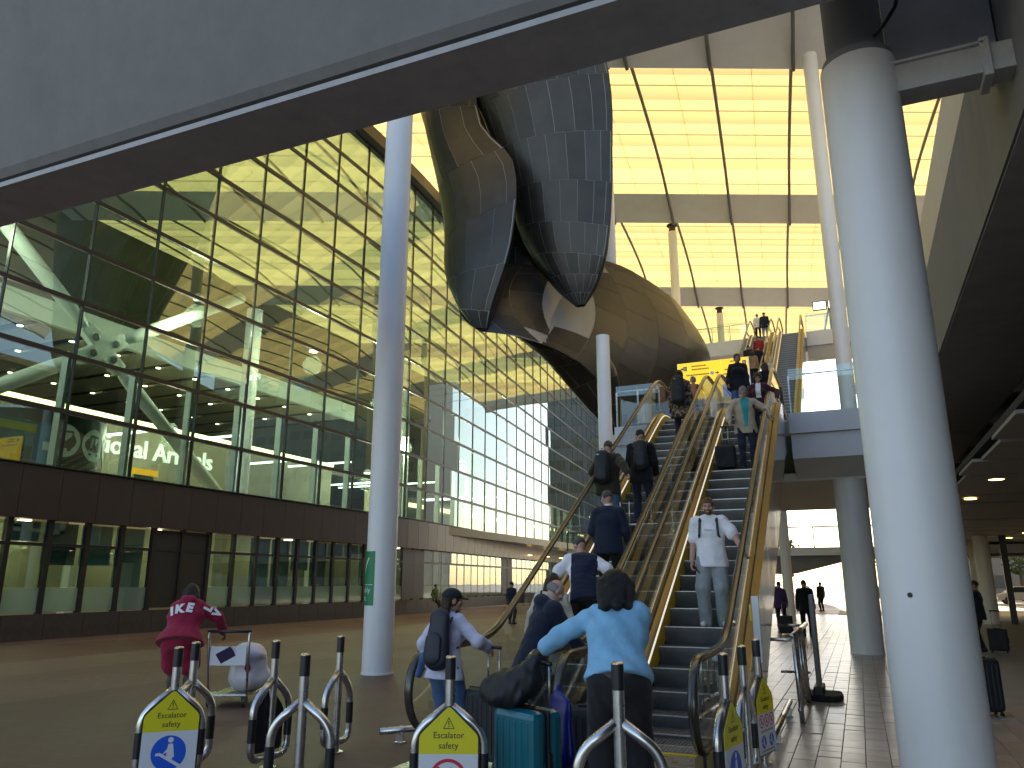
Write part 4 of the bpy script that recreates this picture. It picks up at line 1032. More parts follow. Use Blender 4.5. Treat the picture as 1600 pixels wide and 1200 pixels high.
MB().tube([(-.82, 10.5, 1.02), (-.84, 13.6, 1.02)], .034, 12).build('top_rail', STEEL, G, smooth=True, world=True)
MB().tube([(-.81, 10.6, .15), (-.83, 12.5, .15)], .028, 12).build('bottom_rail', STEEL, G, smooth=True, world=True)
for k in range(3): MB().tube([(-.815, 11.1+.45*k, .15), (-.825, 11.1+.45*k, 1.0)], .022, 10).build('baluster', STEEL, G, smooth=True, world=True)
for z in (1.0, .3): MB().tube([(-.83, 13.5, z), (-1.27, 13.5, z)], .02, 10).build('tie_bar', STEEL, G, smooth=True, world=True)
MB().tube([(-1.1, 10.7, .96), (-.82, 10.66, .96)], .022, 10).build('tie_bar', STEEL, G, smooth=True, world=True)
st = empty('floor_stand', (-.69, 13.0, 0), 'tall thin sign stand seen edge-on with a black rubber base', 'sign stand')
MB().box(-.72, -.66, 12.7, 13.15, .1, 1.48).build('panel', mat('stand_grey', (.25, .24, .23), .5), st, world=True, bevel=.008)
b = MB().prism(rounded([(-1.0, 12.65), (-.45, 12.55), (-.36, 12.8), (-.4, 13.3), (-.95, 13.3)], .12), 'z', .004, .085); b.build('rubber_base', mat('stand_rubber', (.015, .015, .016), .8, bump=(18, .4, .02)), st, world=True, bevel=.02)
MB().box(-.76, -.62, 12.6, 13.2, .07, .2).build('socket', BLACK, st, world=True, bevel=.02)
cp = empty('control_post', (-1.16, 9.9, 0), 'white upright board on the escalator balustrade beside the lowest steps', 'notice')
MB().box(-1.20, -1.12, 9.86, 9.90, .75, 1.5).build('board', WHITEP, cp, world=True, bevel=.004)
MB().box(-1.23, -1.205, 9.85, 9.89, 1.22, 1.4).build('yellow_tab', YEL, cp, world=True)
MB().tube([(-1.16, 9.9, 0), (-1.16, 9.9, .8)], .02, 8).build('stem', STEEL, cp, smooth=True, world=True)

# ------------------------------------------------------------------ luggage
def suitcase(x, y, z, rz, w, d, h, m, label, handle=.4, hx=.09, ribs=6, lean=0, group=None, hm=None):
    B = empty('suitcase', (x, y, z), label, 'suitcase', group); B.rotation_euler = (R(lean), 0, R(rz))
    MB().box(-w/2, w/2, -d/2, -.006, .05, h).build('front_shell', m, B, bevel=min(.055, d*.22))
    MB().box(-w/2, w/2, .006, d/2, .05, h).build('rear_shell', m, B, bevel=min(.055, d*.22))
    MB().box(-w/2-.003, w/2+.003, -.012, .012, .055, h+.003).build('zip_band', BLACKM, B, bevel=.006)
    for k in range(ribs):
        xx = -w/2 + w*(k+1)/(ribs+1)
        MB().box(xx-.014, xx+.014, -d/2-.006, -d/2+.01, .12, h-.07).build('rib', m, B, bevel=.006)
    for sx in (-1, 1):
        for sy in (-1, 1):
            MB().lathe([(.026, -.014), (.026, .014)], n=12).build('wheel', BLACK, B).matrix_local = Matrix.Translation((sx*(w/2-.05), sy*(d/2-.05), .028)) @ Matrix.Rotation(R(90), 4, 'Y')
    MB().box(-.08, .08, -.02, .02, h, h+.022).build('carry_handle', BLACKM, B, bevel=.008)
    MB().box(w/2, w/2+.02, -.02, .02, h*.42, h*.62).build('side_handle', BLACKM, B, bevel=.008)
    if handle:
        for s_ in (-1, 1): MB().tube([(s_*hx, d/2-.03, h-.02), (s_*hx, d/2-.03, h+handle)], .009, 8).build('handle_bar', hm or STEEL, B, smooth=True)
        MB().tube([(-hx-.02, d/2-.03, h+handle), (hx+.02, d/2-.03, h+handle)], .016, 8).build('handle_grip', BLACKM, B, smooth=True)
    return B
TEAL = mat('teal_shell', (.0, .13, .17), .30, noise=(3, .12), bump=(90, .1, .002), coat=.3)
CASEB = mat('black_shell', (.018, .019, .023), .4, bump=(90, .2, .002))
CASEF = mat('black_fabric_case', (.02, .02, .024), .8, bump=(150, .3, .002))
suitcase(-2.40, 5.78, 0, -28, .50, .30, .74, TEAL, 'large teal hard shell suitcase with a black bag lying on top', handle=.31, hx=.12)
suitcase(-3.36, 7.1, 0, -15, .42, .25, .68, CASEB, 'black hard shell suitcase pulled by the girl in the cap', handle=.36, hx=.07)
suitcase(-2.30, 6.9, 0, 10, .42, .25, .60, CASEF, 'black fabric suitcase in front of the woman in the light blue shirt', handle=0)
def escz(y, Y0=9.18, Z0=0, Z1=5.7):
    Y1 = Y0+(Z1-Z0)/T30
    i = round((y-.2-(Y0-.95))/.4); ysn = Y0-.95+.4*i
    return ysn+.2, Z0+T30*(sp(ysn-Y0)-sp(ysn-Y1))
def onstep(x, y, **k): yy, zz = escz(y, **k); return x, yy, zz+.01
p_ = onstep(-3.55, 12.9); suitcase(*p_, -5, .40, .24, .58, CASEB, 'dark suitcase with a raised silver handle held by the grey haired backpacker', handle=.44, hx=.08, hm=mat('silver_bar', (.8, .8, .8), .3, .8))
p_ = onstep(-3.98, 10.3); suitcase(*p_, 0, .36, .23, .50, CASEF, 'small black case with a silver handle beside the man in the navy vest', handle=.42, hx=.06)
p_ = onstep(-3.42, 9.5); suitcase(*p_, 8, .36, .22, .46, CASEF, 'black case beside the woman in the cream top', handle=.4, hx=.06)
p_ = onstep(-2.24, 15.9); suitcase(*p_, 0, .40, .24, .52, CASEF, 'black upright suitcase on the step beside the man in the beige blazer', handle=.42, hx=.06)
suitcase(1.33, 12.2, 0, 20, .42, .26, .70, CASEB, 'dark suitcase standing just right of the thick foreground column', handle=0)
suitcase(2.98, 22.9, 0, -10, .42, .26, .56, CASEF, 'small black suitcase beside the man on the phone', handle=.42)
suitcase(-2.35, 27.9, 0, 0, .44, .26, .60, CASEF, 'distant black suitcase at the far end of the paved path', handle=.4)

# luggage trolley with a white bag
tr = empty('luggage_trolley', (-8.22, 9.05, 0), 'steel luggage trolley carrying a white wrapped bag', 'trolley', rz=R(24))
MB().tube([(-.28, -.40, 1.0), (-.28, -.42, .95), (-.26, -.3, .18), (-.24, .5, .12)], .018, 10).build('side_frame', STEEL, tr, smooth=True)
MB().tube([(.28, -.40, 1.0), (.28, -.42, .95), (.26, -.3, .18), (.24, .5, .12)], .018, 10).build('side_frame', STEEL, tr, smooth=True)
MB().tube([(-.30, -.40, 1.0), (.30, -.40, 1.0)], .022, 10).build('push_bar', BLACKM, tr, smooth=True)
MB().tube([(-.27, -.36, .7), (.27, -.36, .7)], .014, 8).build('cross_bar', STEEL, tr, smooth=True)
MB().box(-.26, .26, -.3, .5, .14, .17).build('platform', STEEL, tr, bevel=.01)
MB().box(-.25, .25, -.40, -.37, .55, .80).build('advert_board', WHITEP, tr, bevel=.008)
for x in (-.24, .24): MB().lathe([(.075, -.02), (.075, .02)], n=16).build('wheel', BLACK, tr).matrix_local = Matrix.Translation((x, -.28, .077)) @ Matrix.Rotation(R(90), 4, 'Y')
MB().lathe([(.06, -.02), (.06, .02)], n=16).build('wheel', BLACK, tr).matrix_local = Matrix.Translation((0, .42, .062)) @ Matrix.Rotation(R(90), 4, 'Y')

# ------------------------------------------------------------------ people: smooth implicit surfaces meshed with surface nets
def V3(*a): return np.array(a, float)
def nrm(v): return v/max(1e-9, np.linalg.norm(v))
def cone(a, b, ra, rb, u=None, fa=1., fb=1.):
    """tapered limb; u = lateral axis, fa/fb = depth factor (depth radius / lateral radius)"""
    return ('cone', V3(*a), V3(*b), ra, rb, None if u is None else nrm(V3(*u)), fa, fb)
def ell(c, r, M=None): return ('ell', V3(*c), V3(*r), np.eye(3) if M is None else M)
def pbox(p):
    if p[0] == 'cone':
        r = max(p[3], p[4]); return np.minimum(p[1], p[2])-r, np.maximum(p[1], p[2])+r
    r = max(p[2]); return p[1]-r, p[1]+r
def pdist(p, X):
    if p[0] == 'cone':
        a, b = p[1], p[2]; d = b-a; L2 = max(1e-9, d@d); w_ = X-a
        t = np.clip((w_@d)/L2, 0, 1); q = w_ - t[..., None]*d; r = p[3]+(p[4]-p[3])*t
        if p[5] is None: return np.sqrt((q*q).sum(-1))-r
        u = p[5]; dn = d/math.sqrt(L2); v = np.cross(dn, u); v = nrm(v); u2 = np.cross(v, dn)
        f = p[6]+(p[7]-p[6])*t
        qu, qv, qd = q@u2, q@v, q@dn
        return (np.sqrt(qu**2+(qv/f)**2+(qd*1.3)**2)-r)*np.minimum(1, f*1.0+.25)
    Y = (X-p[1])@p[3]; k = np.sqrt(((Y/p[2])**2).sum(-1)); return (k-1)*min(p[2])
def surface(prims, res, k=.03, clips=(), disp=None, carve=()):
    lo = np.min([pbox(p)[0] for p in prims], axis=0)-.04; hi = np.max([pbox(p)[1] for p in prims], axis=0)+.04
    n = np.ceil((hi-lo)/res).astype(int)+1
    ax = [lo[i]+res*np.arange(n[i]) for i in range(3)]
    D = np.full(n, 1.0, np.float64)
    for p in prims:
        a, b = pbox(p); m = k*1.5+.05
        i0 = np.clip(np.floor((a-m-lo)/res).astype(int), 0, n-1); i1 = np.clip(np.ceil((b+m-lo)/res).astype(int)+1, 1, n)
        X = np.stack(np.meshgrid(ax[0][i0[0]:i1[0]], ax[1][i0[1]:i1[1]], ax[2][i0[2]:i1[2]], indexing='ij'), -1)
        d = pdist(p, X); s_ = np.s_[i0[0]:i1[0], i0[1]:i1[1], i0[2]:i1[2]]
        e = D[s_]; h = np.clip(.5+.5*(d-e)/k, 0, 1); D[s_] = d*(1-h)+e*h-k*h*(1-h)
    if disp or clips or carve:
        X = np.stack(np.meshgrid(*ax, indexing='ij'), -1)
        if disp: D = D + disp(X)
        for c in carve: D = np.maximum(D, -pdist(c, X))
        for (pt, nn) in clips: D = np.maximum(D, (X-V3(*pt))@V3(*nn))
    ins = D < 0
    C = np.stack([ins[a:n[0]-1+a, b:n[1]-1+b, c:n[2]-1+c] for a in (0, 1) for b in (0, 1) for c in (0, 1)], 0)
    cnt = C.sum(0); act = (cnt > 0) & (cnt < 8)
    idx = np.full(act.shape, -1, int); cells = np.argwhere(act); idx[act] = np.arange(len(cells))
    acc = np.zeros((len(cells), 3)); num = np.zeros(len(cells))
    corners = [(a, b, c) for a in (0, 1) for b in (0, 1) for c in (0, 1)]
    def val(o): return D[cells[:, 0]+o[0], cells[:, 1]+o[1], cells[:, 2]+o[2]]
    for o in corners:
        for axi in range(3):
            if o[axi]: continue
            o2 = list(o); o2[axi] = 1
            da, db = val(o), val(o2); cr = (da < 0) != (db < 0); t = np.where(cr, da/np.where(cr, da-db, 1), 0)
            P = np.tile(np.array(o, float), (len(cells), 1)); P[:, axi] += t
            acc += P*cr[:, None]; num += cr
    verts = lo + (cells + acc/num[:, None])*res
    faces = []
    for axi in range(3):
        b, c = (axi+1) % 3, (axi+2) % 3
        sl0 = [slice(None)]*3; sl1 = [slice(None)]*3; sl0[axi] = slice(0, -1); sl1[axi] = slice(1, None)
        s0, s1 = ins[tuple(sl0)], ins[tuple(sl1)]
        E_ = np.argwhere(s0 != s1); E_ = E_[(E_[:, b] > 0) & (E_[:, c] > 0) & (E_[:, b] < n[b]-1) & (E_[:, c] < n[c]-1)]
        if not len(E_): continue
        def ci(db, dc): q = E_.copy(); q[:, b] -= db; q[:, c] -= dc; return idx[q[:, 0], q[:, 1], q[:, 2]]
        Q = np.stack([ci(1, 1), ci(0, 1), ci(0, 0), ci(1, 0)], 1)
        flip = ~s0[E_[:, 0], E_[:, 1], E_[:, 2]]
        Q[flip] = Q[flip][:, ::-1]
        faces.append(Q)
    return verts, np.concatenate(faces)
def np_obj(name, parts, mats, parent=None, loc=None, rz=0, matfn=None):
    V = np.concatenate([p[0] for p in parts]); F = []; o = 0
    for v, f in parts: F.append(f+o); o += len(v)
    F = np.concatenate(F)
    me = bpy.data.meshes.new(name)
    me.vertices.add(len(V)); me.vertices.foreach_set('co', V.ravel()); me.loops.add(F.size); me.polygons.add(len(F))
    me.polygons.foreach_set('loop_start', np.arange(0, F.size, 4)); me.loops.foreach_set('vertex_index', F.ravel().astype(np.int32))
    for m in (mats if isinstance(mats, (list, tuple)) else [mats]): me.materials.append(m)
    if matfn is not None: me.polygons.foreach_set('material_index', matfn(V[F].mean(1)).astype(np.int32))
    me.polygons.foreach_set('use_smooth', np.ones(len(F), bool))
    me.update(calc_edges=True); me.validate()
    ob = bpy.data.objects.new(name, me); COL.objects.link(ob)
    if parent is not None: ob.parent = parent
    if loc is not None: ob.location = loc; ob.rotation_euler = (0, 0, R(rz))
    return ob
def folds(seed, amp, f=22):
    r_ = random.Random(seed); W = [(np.array([r_.gauss(0, 1), r_.gauss(0, 1), r_.gauss(0, .7)])*f*q, r_.uniform(0, 6.3), 1/q) for q in (1, 1, 1.7, 1.7, 2.6)]
    def d(X):
        o = np.zeros(X.shape[:-1]); z = X + .03*np.sin(X[..., ::-1]*11+seed)
        for k, ph, a in W: o += a*np.sin(z@k+ph)
        return amp*o/2.2
    return d
def ik(a, b, l1, l2, hint):
    d = b-a; L = np.linalg.norm(d); 
    if L > (l1+l2)*.995: b = a+d/L*(l1+l2)*.995; d = b-a; L = np.linalg.norm(d)
    n_ = d/L; x = (l1*l1-l2*l2+L*L)/(2*L); h = math.sqrt(max(1e-6, l1*l1-x*x)); p = hint - n_*(hint@n_); p = nrm(p)
    return a+n_*x+p*h, b
SKIN = {k: mat('skin_'+k, c, .5, spec=.4, noise=(30, .05)) for k, c in dict(fair=(.52, .30, .23), pale=(.58, .37, .29), tan=(.40, .22, .15), brown=(.16, .075, .045), dark=(.075, .035, .022)).items()}
def cloth(name, c, rough=.85, fine=260, sheen=.15): return mat(name, c, rough, noise=(7, .12), bump=(15, .5, .02), sheen=sheen, spec=.25)
def hairm(name, c): return mat(name, c, .45, noise=(60, .25), wave=(55, 'X', 1.0, 2.0))
HB, HBR, HG, HBL, HGR = hairm('hair_black', (.010, .008, .008)), hairm('hair_brown', (.055, .028, .015)), hairm('hair_grey', (.30, .28, .27)), hairm('hair_fair_brown', (.15, .085, .04)), hairm('hair_dark_grey', (.09, .085, .08))
def person(label, loc, rz, h=1.75, sex='m', skin='fair', lean=0, side=0, head=(0, 0), top=None, bottom=None, hair=('short', HBR), hands=None, hints=None, feet=None, shoes=None, res=.014, face=False, extra=None, beard=None, group=None, crouch=0, fat=1., topmat=None, botmat=None, socks=None, lat=0):
    """loc/rz: feet position and heading (local +Y = facing). head=(pitch down, yaw left) degrees. hands: targets for left (-x) and right (+x) wrists."""
    s = h/1.75; f_ = fat
    ln = R(lean); dirv = V3(math.sin(R(side)), math.sin(ln)*math.cos(R(side)), math.cos(ln)*math.cos(R(side)))
    fwd = V3(0, math.cos(ln), -math.sin(ln)); lat_ = V3(1, 0, 0)
    sw, hw = (.185, .095) if sex == 'm' else (.162, .098)
    P = V3(lat, -.30*math.sin(ln)*.75, .93-crouch)
    Wt, Ch, Sh, Nk = P+dirv*.16, P+dirv*.33, P+dirv*.475, P+dirv*.52
    hp, hy = R(head[0]), R(head[1])
    up = nrm(dirv*.55+V3(0, 0, .45)); a_ = hp
    hf = nrm(V3(-math.sin(hy)*math.cos(a_), math.cos(hy)*math.cos(a_), -math.sin(a_)))
    hu = nrm(np.cross(np.cross(hf, nrm(up+1e-3)), hf)); hr = np.cross(hf, hu)
    HC = Nk + nrm(up*.8+hu*.5+hf*.18)*.165
    HM = np.stack([hr, hf, hu], 1)              # columns: right, forward, up
    hl = lambda x, y, z: HC + HM@V3(x, y, z)
    shL, shR = Sh+V3(-sw, 0, -.015), Sh+V3(sw, 0, -.015)
    hands = hands or ((-.25, .06, .80), (.25, .06, .80)); hints = hints or ((-.4, -1, -.2), (.4, -1, -.2))
    arms = []
    for S0, tg, hi_, sx in ((shL, hands[0], hints[0], -1), (shR, hands[1], hints[1], 1)):
        e_, w_ = ik(S0, V3(*tg), .285, .255, V3(*hi_)); arms.append((S0, e_, w_, sx))
    feet = feet or ((-.10, 0), (.10, .03))
    legs = []
    for sx, ft in ((-1, feet[0]), (1, feet[1])):
        hip = P+V3(sx*hw, 0, -.02); an = V3(ft[0], ft[1], .085+(ft[2] if len(ft) > 2 else 0)); kn, an = ik(hip, an, .43, .425, V3(sx*.12, 1, .1)); legs.append((hip, kn, an, sx))
    def torso(g=0., hem=0.):
        bw = (.158 if sex == 'm' else .165)*f_
        L = [cone(P+dirv*(-hem), Wt, bw*(1.20 if hem else 1)+g, (.148 if sex == 'm' else .125)*f_+g, lat_, .76, .74), cone(Wt, Ch, (.148 if sex == 'm' else .125)*f_+g, (.170 if sex == 'm' else .150)*f_+g, lat_, .72, .66), cone(Ch, Sh-dirv*.03, (.168 if sex == 'm' else .148)*f_+g, .14+g, lat_, .66, .62),
             cone(shL+V3(.03, 0, 0), shR-V3(.03, 0, 0), .062+g, .062+g)]
        if sex == 'f': L += [ell(Ch+fwd*.085+V3(-.07, 0, 0), (.06+g, .055+g, .06+g)), ell(Ch+fwd*.085+V3(.07, 0, 0), (.06+g, .055+g, .06+g))]
        return L
    def arm(i, g=0., frac=1., flare=0.):
        S0, e_, w_, sx = arms[i]; m_ = 1 if sex == 'm' else .86
        L = []
        if frac <= 1: L.append(cone(S0, S0+(e_-S0)*frac, .058*m_+g, .048*m_+g+flare))
        else:
            L.append(cone(S0, e_, .058*m_+g, .045*m_+g)); L.append(cone(e_, e_+(w_-e_)*(frac-1), .044*m_+g, .034*m_+g+flare))
        return L
    parts = []; prims = torso() + [cone(Nk-dirv*.06, HC-hu*.05, .056, .052)]
    for i in (0, 1): prims += arm(i, 0, 2)
    for hip, kn, an, sx in legs: prims += [cone(hip, kn, .085*f_, .056*f_), cone(kn, kn+(an-kn)*.35, .053, .056), cone(kn+(an-kn)*.35, an, .056, .036)]
    if face is not None and res > .02: prims += [ell(hl(0, 0, .01), (.078, .098, .112), HM), ell(hl(0, .02, -.06), (.056, .072, .058), HM)]
    parts.append(surface(prims, res, .025))
    hres = .0075 if res < .012 else .0095
    if res <= .02:
        hd = [ell(hl(0, -.008, .018), (.076, .097, .102), HM), ell(hl(0, .030, -.055), (.054, .066, .062), HM), cone(hl(0, .088, .012), hl(0, .112, -.026), .010, .017), ell(hl(.079, -.008, -.012), (.013, .024, .034), HM), ell(hl(-.079, -.008, -.012), (.013, .024, .034), HM),
              cone(hl(-.04, .082, .030), hl(.04, .082, .030), .013, .013), cone(hl(-.020, .094, -.062), hl(.020, .094, -.062), .010, .010), ell(hl(0, .082, -.092), (.024, .02, .02), HM), ell(hl(.042, .066, -.02), (.028, .024, .024), HM), ell(hl(-.042, .066, -.02), (.028, .024, .024), HM), cone(HC-hu*.05-hf*.01, Nk, .052, .054)]
        carve = [ell(hl(.031, .099, .010), (.017, .014, .011), HM), ell(hl(-.031, .099, .010), (.017, .014, .011), HM)]
        parts.append(surface(hd, hres, .016, carve=carve))
        for S0, e_, w_, sx in arms:
            d = nrm(w_-e_); hd_ = nrm(d+V3(0, 0, -.35)); q = nrm(np.cross(hd_, V3(sx, .3, .1))); t_ = nrm(np.cross(q, hd_))
            pc = w_+hd_*.055; L = [cone(w_-d*.02, w_+hd_*.012, .027, .026), ('ell', pc, V3(.036, .017, .05), np.stack([q, t_, hd_], 1))]
            for j, (of, ll) in enumerate(((-.027, .062), (-.009, .072), (.009, .068), (.026, .054))):
                b0 = w_+hd_*.085+q*of; curl = -t_*sx*.9; b1 = b0+nrm(hd_+curl*.45)*ll*.5; b2 = b1+nrm(hd_*.35+curl)*ll*.35; b3 = b2+nrm(curl-hd_*.5)*ll*.25
                L += [cone(b0, b1, .0095, .009), cone(b1, b2, .009, .0085), cone(b2, b3, .0085, .0075)]
            b0 = w_+hd_*.03-q*.028; b1 = b0+nrm(hd_-q*.8-t_*sx*.4)*.035; b2 = b1+nrm(hd_-t_*sx*.7)*.03; L += [cone(b0, b1, .0125, .0105), cone(b1, b2, .0105, .0085)]
            parts.append(surface(L, .007 if res < .0125 else .0085, .008))
    else:
        prims2 = []
        for S0, e_, w_, sx in arms: d = nrm(w_-e_); prims2.append(cone(w_, w_+d*.09, .035, .03))
        parts.append(surface(prims2, res*.7, .01))
    parts = [(v*s, f) for v, f in parts]
    def bodymat(c):
        q = (c/s-HC)@HM; m_ = np.zeros(len(c), int)
        inh = (np.abs(q) < .16).all(1)
        m_[inh & (np.abs(q[:, 0]) < .024) & (q[:, 1] > .085) & (np.abs(q[:, 2]+.063) < .010)] = 1
        if beard: m_[inh & (q[:, 1] > .0) & (q[:, 2] < -.038-.03*(q[:, 1] < .06)) & (q[:, 2] > -.13) & (m_ == 0) & (q[:, 1] > .012-.6*(q[:, 2]+.13)*0)] = 2
        return m_
    mats = [SKIN[skin], mat('lips_'+skin, tuple(x*.75 if i else x*.95 for i, x in enumerate(SKIN[skin].node_tree.nodes['Principled BSDF'].inputs['Base Color'].default_value[:3])), .45), beard or HBR]
    root = np_obj('person', parts, mats, None, loc, rz, bodymat)
    tag(root, label, 'person', group)
    # eyes and brows
    if res <= .02:
        for sx in (-1, 1):
            np_obj('eye', [tuple((v*s, f) for v, f in [surface([ell(hl(sx*.031, .0885, .009), (.0125, .009, .0065), HM)], .004, .003)])[0]], mat('eye_dark', (.03, .025, .02), .15), root)
            np_obj('eyebrow', [tuple((v*s, f) for v, f in [surface([cone(hl(sx*.018, .097, .031), hl(sx*.048, .086, .033), .0055, .004)], .004, .003)])[0]], hair[1] if hair[0] != 'bald' else HG, root)
    seed = abs(hash(label)) % 1000 if False else sum(map(ord, label)) % 997
    def add(name, pr, m, r=None, k=.03, clips=(), disp=None, carve=(), matfn=None):
        v, f = surface(pr, r or res, k, clips, disp, carve)
        return np_obj(name, [(v*s, f)], m, root, matfn=(lambda c: matfn(c/s)) if matfn else None)
    # bottoms
    bk = bottom[0]; bm = bottom[1]
    g = .016 if res < .02 else .02
    if bk in ('trousers', 'wide', 'shorts'):
        fl = {'trousers': .058, 'wide': .085, 'shorts': .09}[bk]
        L = [cone(P+dirv*.05, P-dirv*.03, .140*f_+g*.5, .156*f_+g*.6, lat_, .66, .70)]
        for hip, kn, an, sx in legs:
            if bk == 'shorts': L += [cone(hip, hip+(kn-hip)*.82, .098*f_+g, .098*f_+g)]
            else: L += [cone(hip, kn, .092*f_+g, fl*.9+.012*f_+g*.5), cone(kn, an-V3(0, .012, .045), fl*.9+.012*f_+g*.5, fl)]
        add('trousers' if bk != 'shorts' else 'shorts', L, bm, None, .03, disp=folds(seed+3, .008, 18), matfn=botmat)
    else:
        ln_ = bottom[2] if len(bottom) > 2 else .55
        add('skirt', [cone(P+dirv*.08, P-V3(0, 0, ln_), .15*f_+g, .21*f_, lat_, .72, .85)], bm, None, .03, disp=folds(seed+3, .008, 16))
        for hip, kn, an, sx in legs: pass
    # shoes
    sm_ = shoes or mat('shoe_black', (.02, .02, .02), .4)
    for hip, kn, an, sx in legs:
        a = an+V3(0, -.045, -.04); b = an+V3(sx*.025, .15, -.055)
        add('shoe', [cone(a, b, .043, .036), cone(an+V3(0, -.01, -.0), a, .045, .043)], sm_, max(.010, res*.8), .02, clips=[(an-V3(0, 0, .085), (0, 0, -1))])
    # top
    tk, tm = top[0], top[1]; opt = top[2] if len(top) > 2 else {}
    gt = opt.get('g', .022); frac = {'long': 1.93, 'short': .78, 'roll': 1.45, 'none': 0}[tk]
    hem = opt.get('hem', .10)
    L = torso(gt, hem)
    if frac:
        for i in (0, 1): L += arm(i, gt*.75, frac, .008 if frac < 1 else .004)
    if opt.get('collar', True): L += [cone(Nk-dirv*.05, Nk+dirv*.0, .085, .068)]
    if opt.get('hood'): L += [ell(Nk-fwd*.09+dirv*.0, (.13, .085, .085))]
    add('top', L, tm, None, .035, clips=[(P-dirv*(hem+.02), -dirv)], disp=folds(seed, opt.get('fold', .006)*1.5, opt.get('ff', 17)), matfn=(lambda c: topmat((c-P), dirv, fwd)) if topmat else None)
    if frac == 1.45:
        for i in (0, 1):
            S0, e_, w_, sx = arms[i]; q = e_+(w_-e_)*.42; add('rolled_cuff', [cone(q-(w_-e_)*.12, q+(w_-e_)*.10, .064, .062)], tm, None, .01, disp=folds(seed+9, .004, 30))
    if opt.get('shirt'):
        add('collar_band', [cone(Nk-dirv*.02, Nk+dirv*.035, .068, .060)], opt['shirt'], max(.009, res*.7), .01)
    # hair
    hk, hm = hair[0], hair[1]
    fc = ell(hl(0, .115, -.035), (.072, .085, .088), HM)
    hr_ = max(.0085, res*.75)
    if hk == 'short': add('hair', [ell(hl(0, -.014, .028), (.084, .104, .104), HM)], hm, hr_, .02, clips=[(hl(0, 0, -.05), -HM[:, 2]-.55*HM[:, 1])], disp=folds(seed+5, .004, 70), carve=[fc])
    elif hk == 'rim': add('hair', [ell(hl(0, -.02, .0), (.083, .098, .085), HM)], hm, hr_, .02, clips=[(hl(0, 0, .05), HM[:, 2]), (hl(0, .01, 0), HM[:, 1]), (hl(0, 0, -.05), -HM[:, 2])], disp=folds(seed+5, .002, 60))
    elif hk in ('long', 'bob', 'bun'):
        hv = opt.get('hairvol', 1.); L = [ell(hl(0, -.014*hv, .028), (.088*hv, .108*hv, .107), HM)]; dn = V3(0, -.25, -1)
        bl = opt.get('hairlen') or {'long': .42, 'bob': .16, 'bun': 0}[hk]
        back = hl(0, -.06, .0)
        if bl:
            for x, dy, rr in ((-.06*hv, 0, .05*hv), (0, -.03, .055*hv), (.06*hv, 0, .05*hv)):
                a0 = hl(x, -.045+dy, .0); L += [cone(a0, a0+(-fwd*.05-dirv*bl), rr, rr*.55)]
            for x in (-.08, .08): a0 = hl(x, .0, .0); L += [cone(a0, a0+(-HM[:, 2]*.14-HM[:, 1]*.02), .026, .020)]
            if res < .0125:
                r_ = random.Random(seed)
                for q in range(15):
                    an = -2.0+4.0*q/14 + r_.uniform(-.08, .08); px, py = math.sin(an)*.078*hv, -math.cos(an)*.088*hv
                    a0 = hl(px*.8, py*.8, .045); m0 = hl(px*1.12, py*1.1, -.06); ln2 = bl*r_.uniform(.72, 1.12)
                    e0 = m0 - fwd*.02 - dirv*ln2*.75 + V3(px*.25*r_.uniform(-.6, 1.4), 0, 0)
                    L += [cone(a0, m0, .030, .027), cone(m0, e0, .027, .010)]
        else: L += [ell(hl(0, -.12, .03), (.045, .042, .045), HM)]
        add('hair', L, hm, hr_*(.8 if res < .0125 else 1), .02, disp=folds(seed+5, .0035, 48), carve=[fc], clips=[] if bl else [(hl(0, 0, -.06), -HM[:, 2]-.5*HM[:, 1])])
    elif hk == 'cap':
        add('hair', [ell(hl(0, -.014, .015), (.084, .104, .10), HM)] + [cone(hl(x, -.07, -.02), hl(x*1.25, -.07, -.02)-fwd*.05-dirv*.36, .042, .030) for x in (-.055, -.018, .018, .055)], hm, hr_, .018, disp=folds(seed+5, .004, 55), carve=[fc])
        add('cap', [ell(hl(0, -.01, .045), (.094, .114, .088), HM)], opt['cap'], hr_, .01, clips=[(hl(0, 0, .028), -HM[:, 2])])
        add('cap_peak', [ell(hl(0, .12, .032), (.072, .075, .012), HM)], opt['cap'], hr_*.8, .01)
    root['_'] = 0; del root['_']
    J = dict(P=P, Wt=Wt, Ch=Ch, Sh=Sh, Nk=Nk, HC=HC, HM=HM, dir=dirv, fwd=fwd, arms=arms, s=s, loc=loc, rz=rz, root=root, shL=shL, shR=shR, res=res, seed=seed, gt=gt)
    return J
def worn(J, name, label, cat, pr, m, k=.03, res=None, disp=.004, clips=(), sub=()):
    """a thing carried or worn by a person, placed with the person's own joints"""
    v, f = surface(pr, res or J['res'], k, clips, folds(J['seed']+21, disp, 18) if disp else None)
    o = np_obj(name, [(v*J['s'], f)], m, None, J['loc'], J['rz']); tag(o, label, cat)
    for nm, p2, m2 in sub:
        v, f = surface(p2, (res or J['res'])*.8, .012); np_obj(nm, [(v*J['s'], f)], m2, o)
    return o
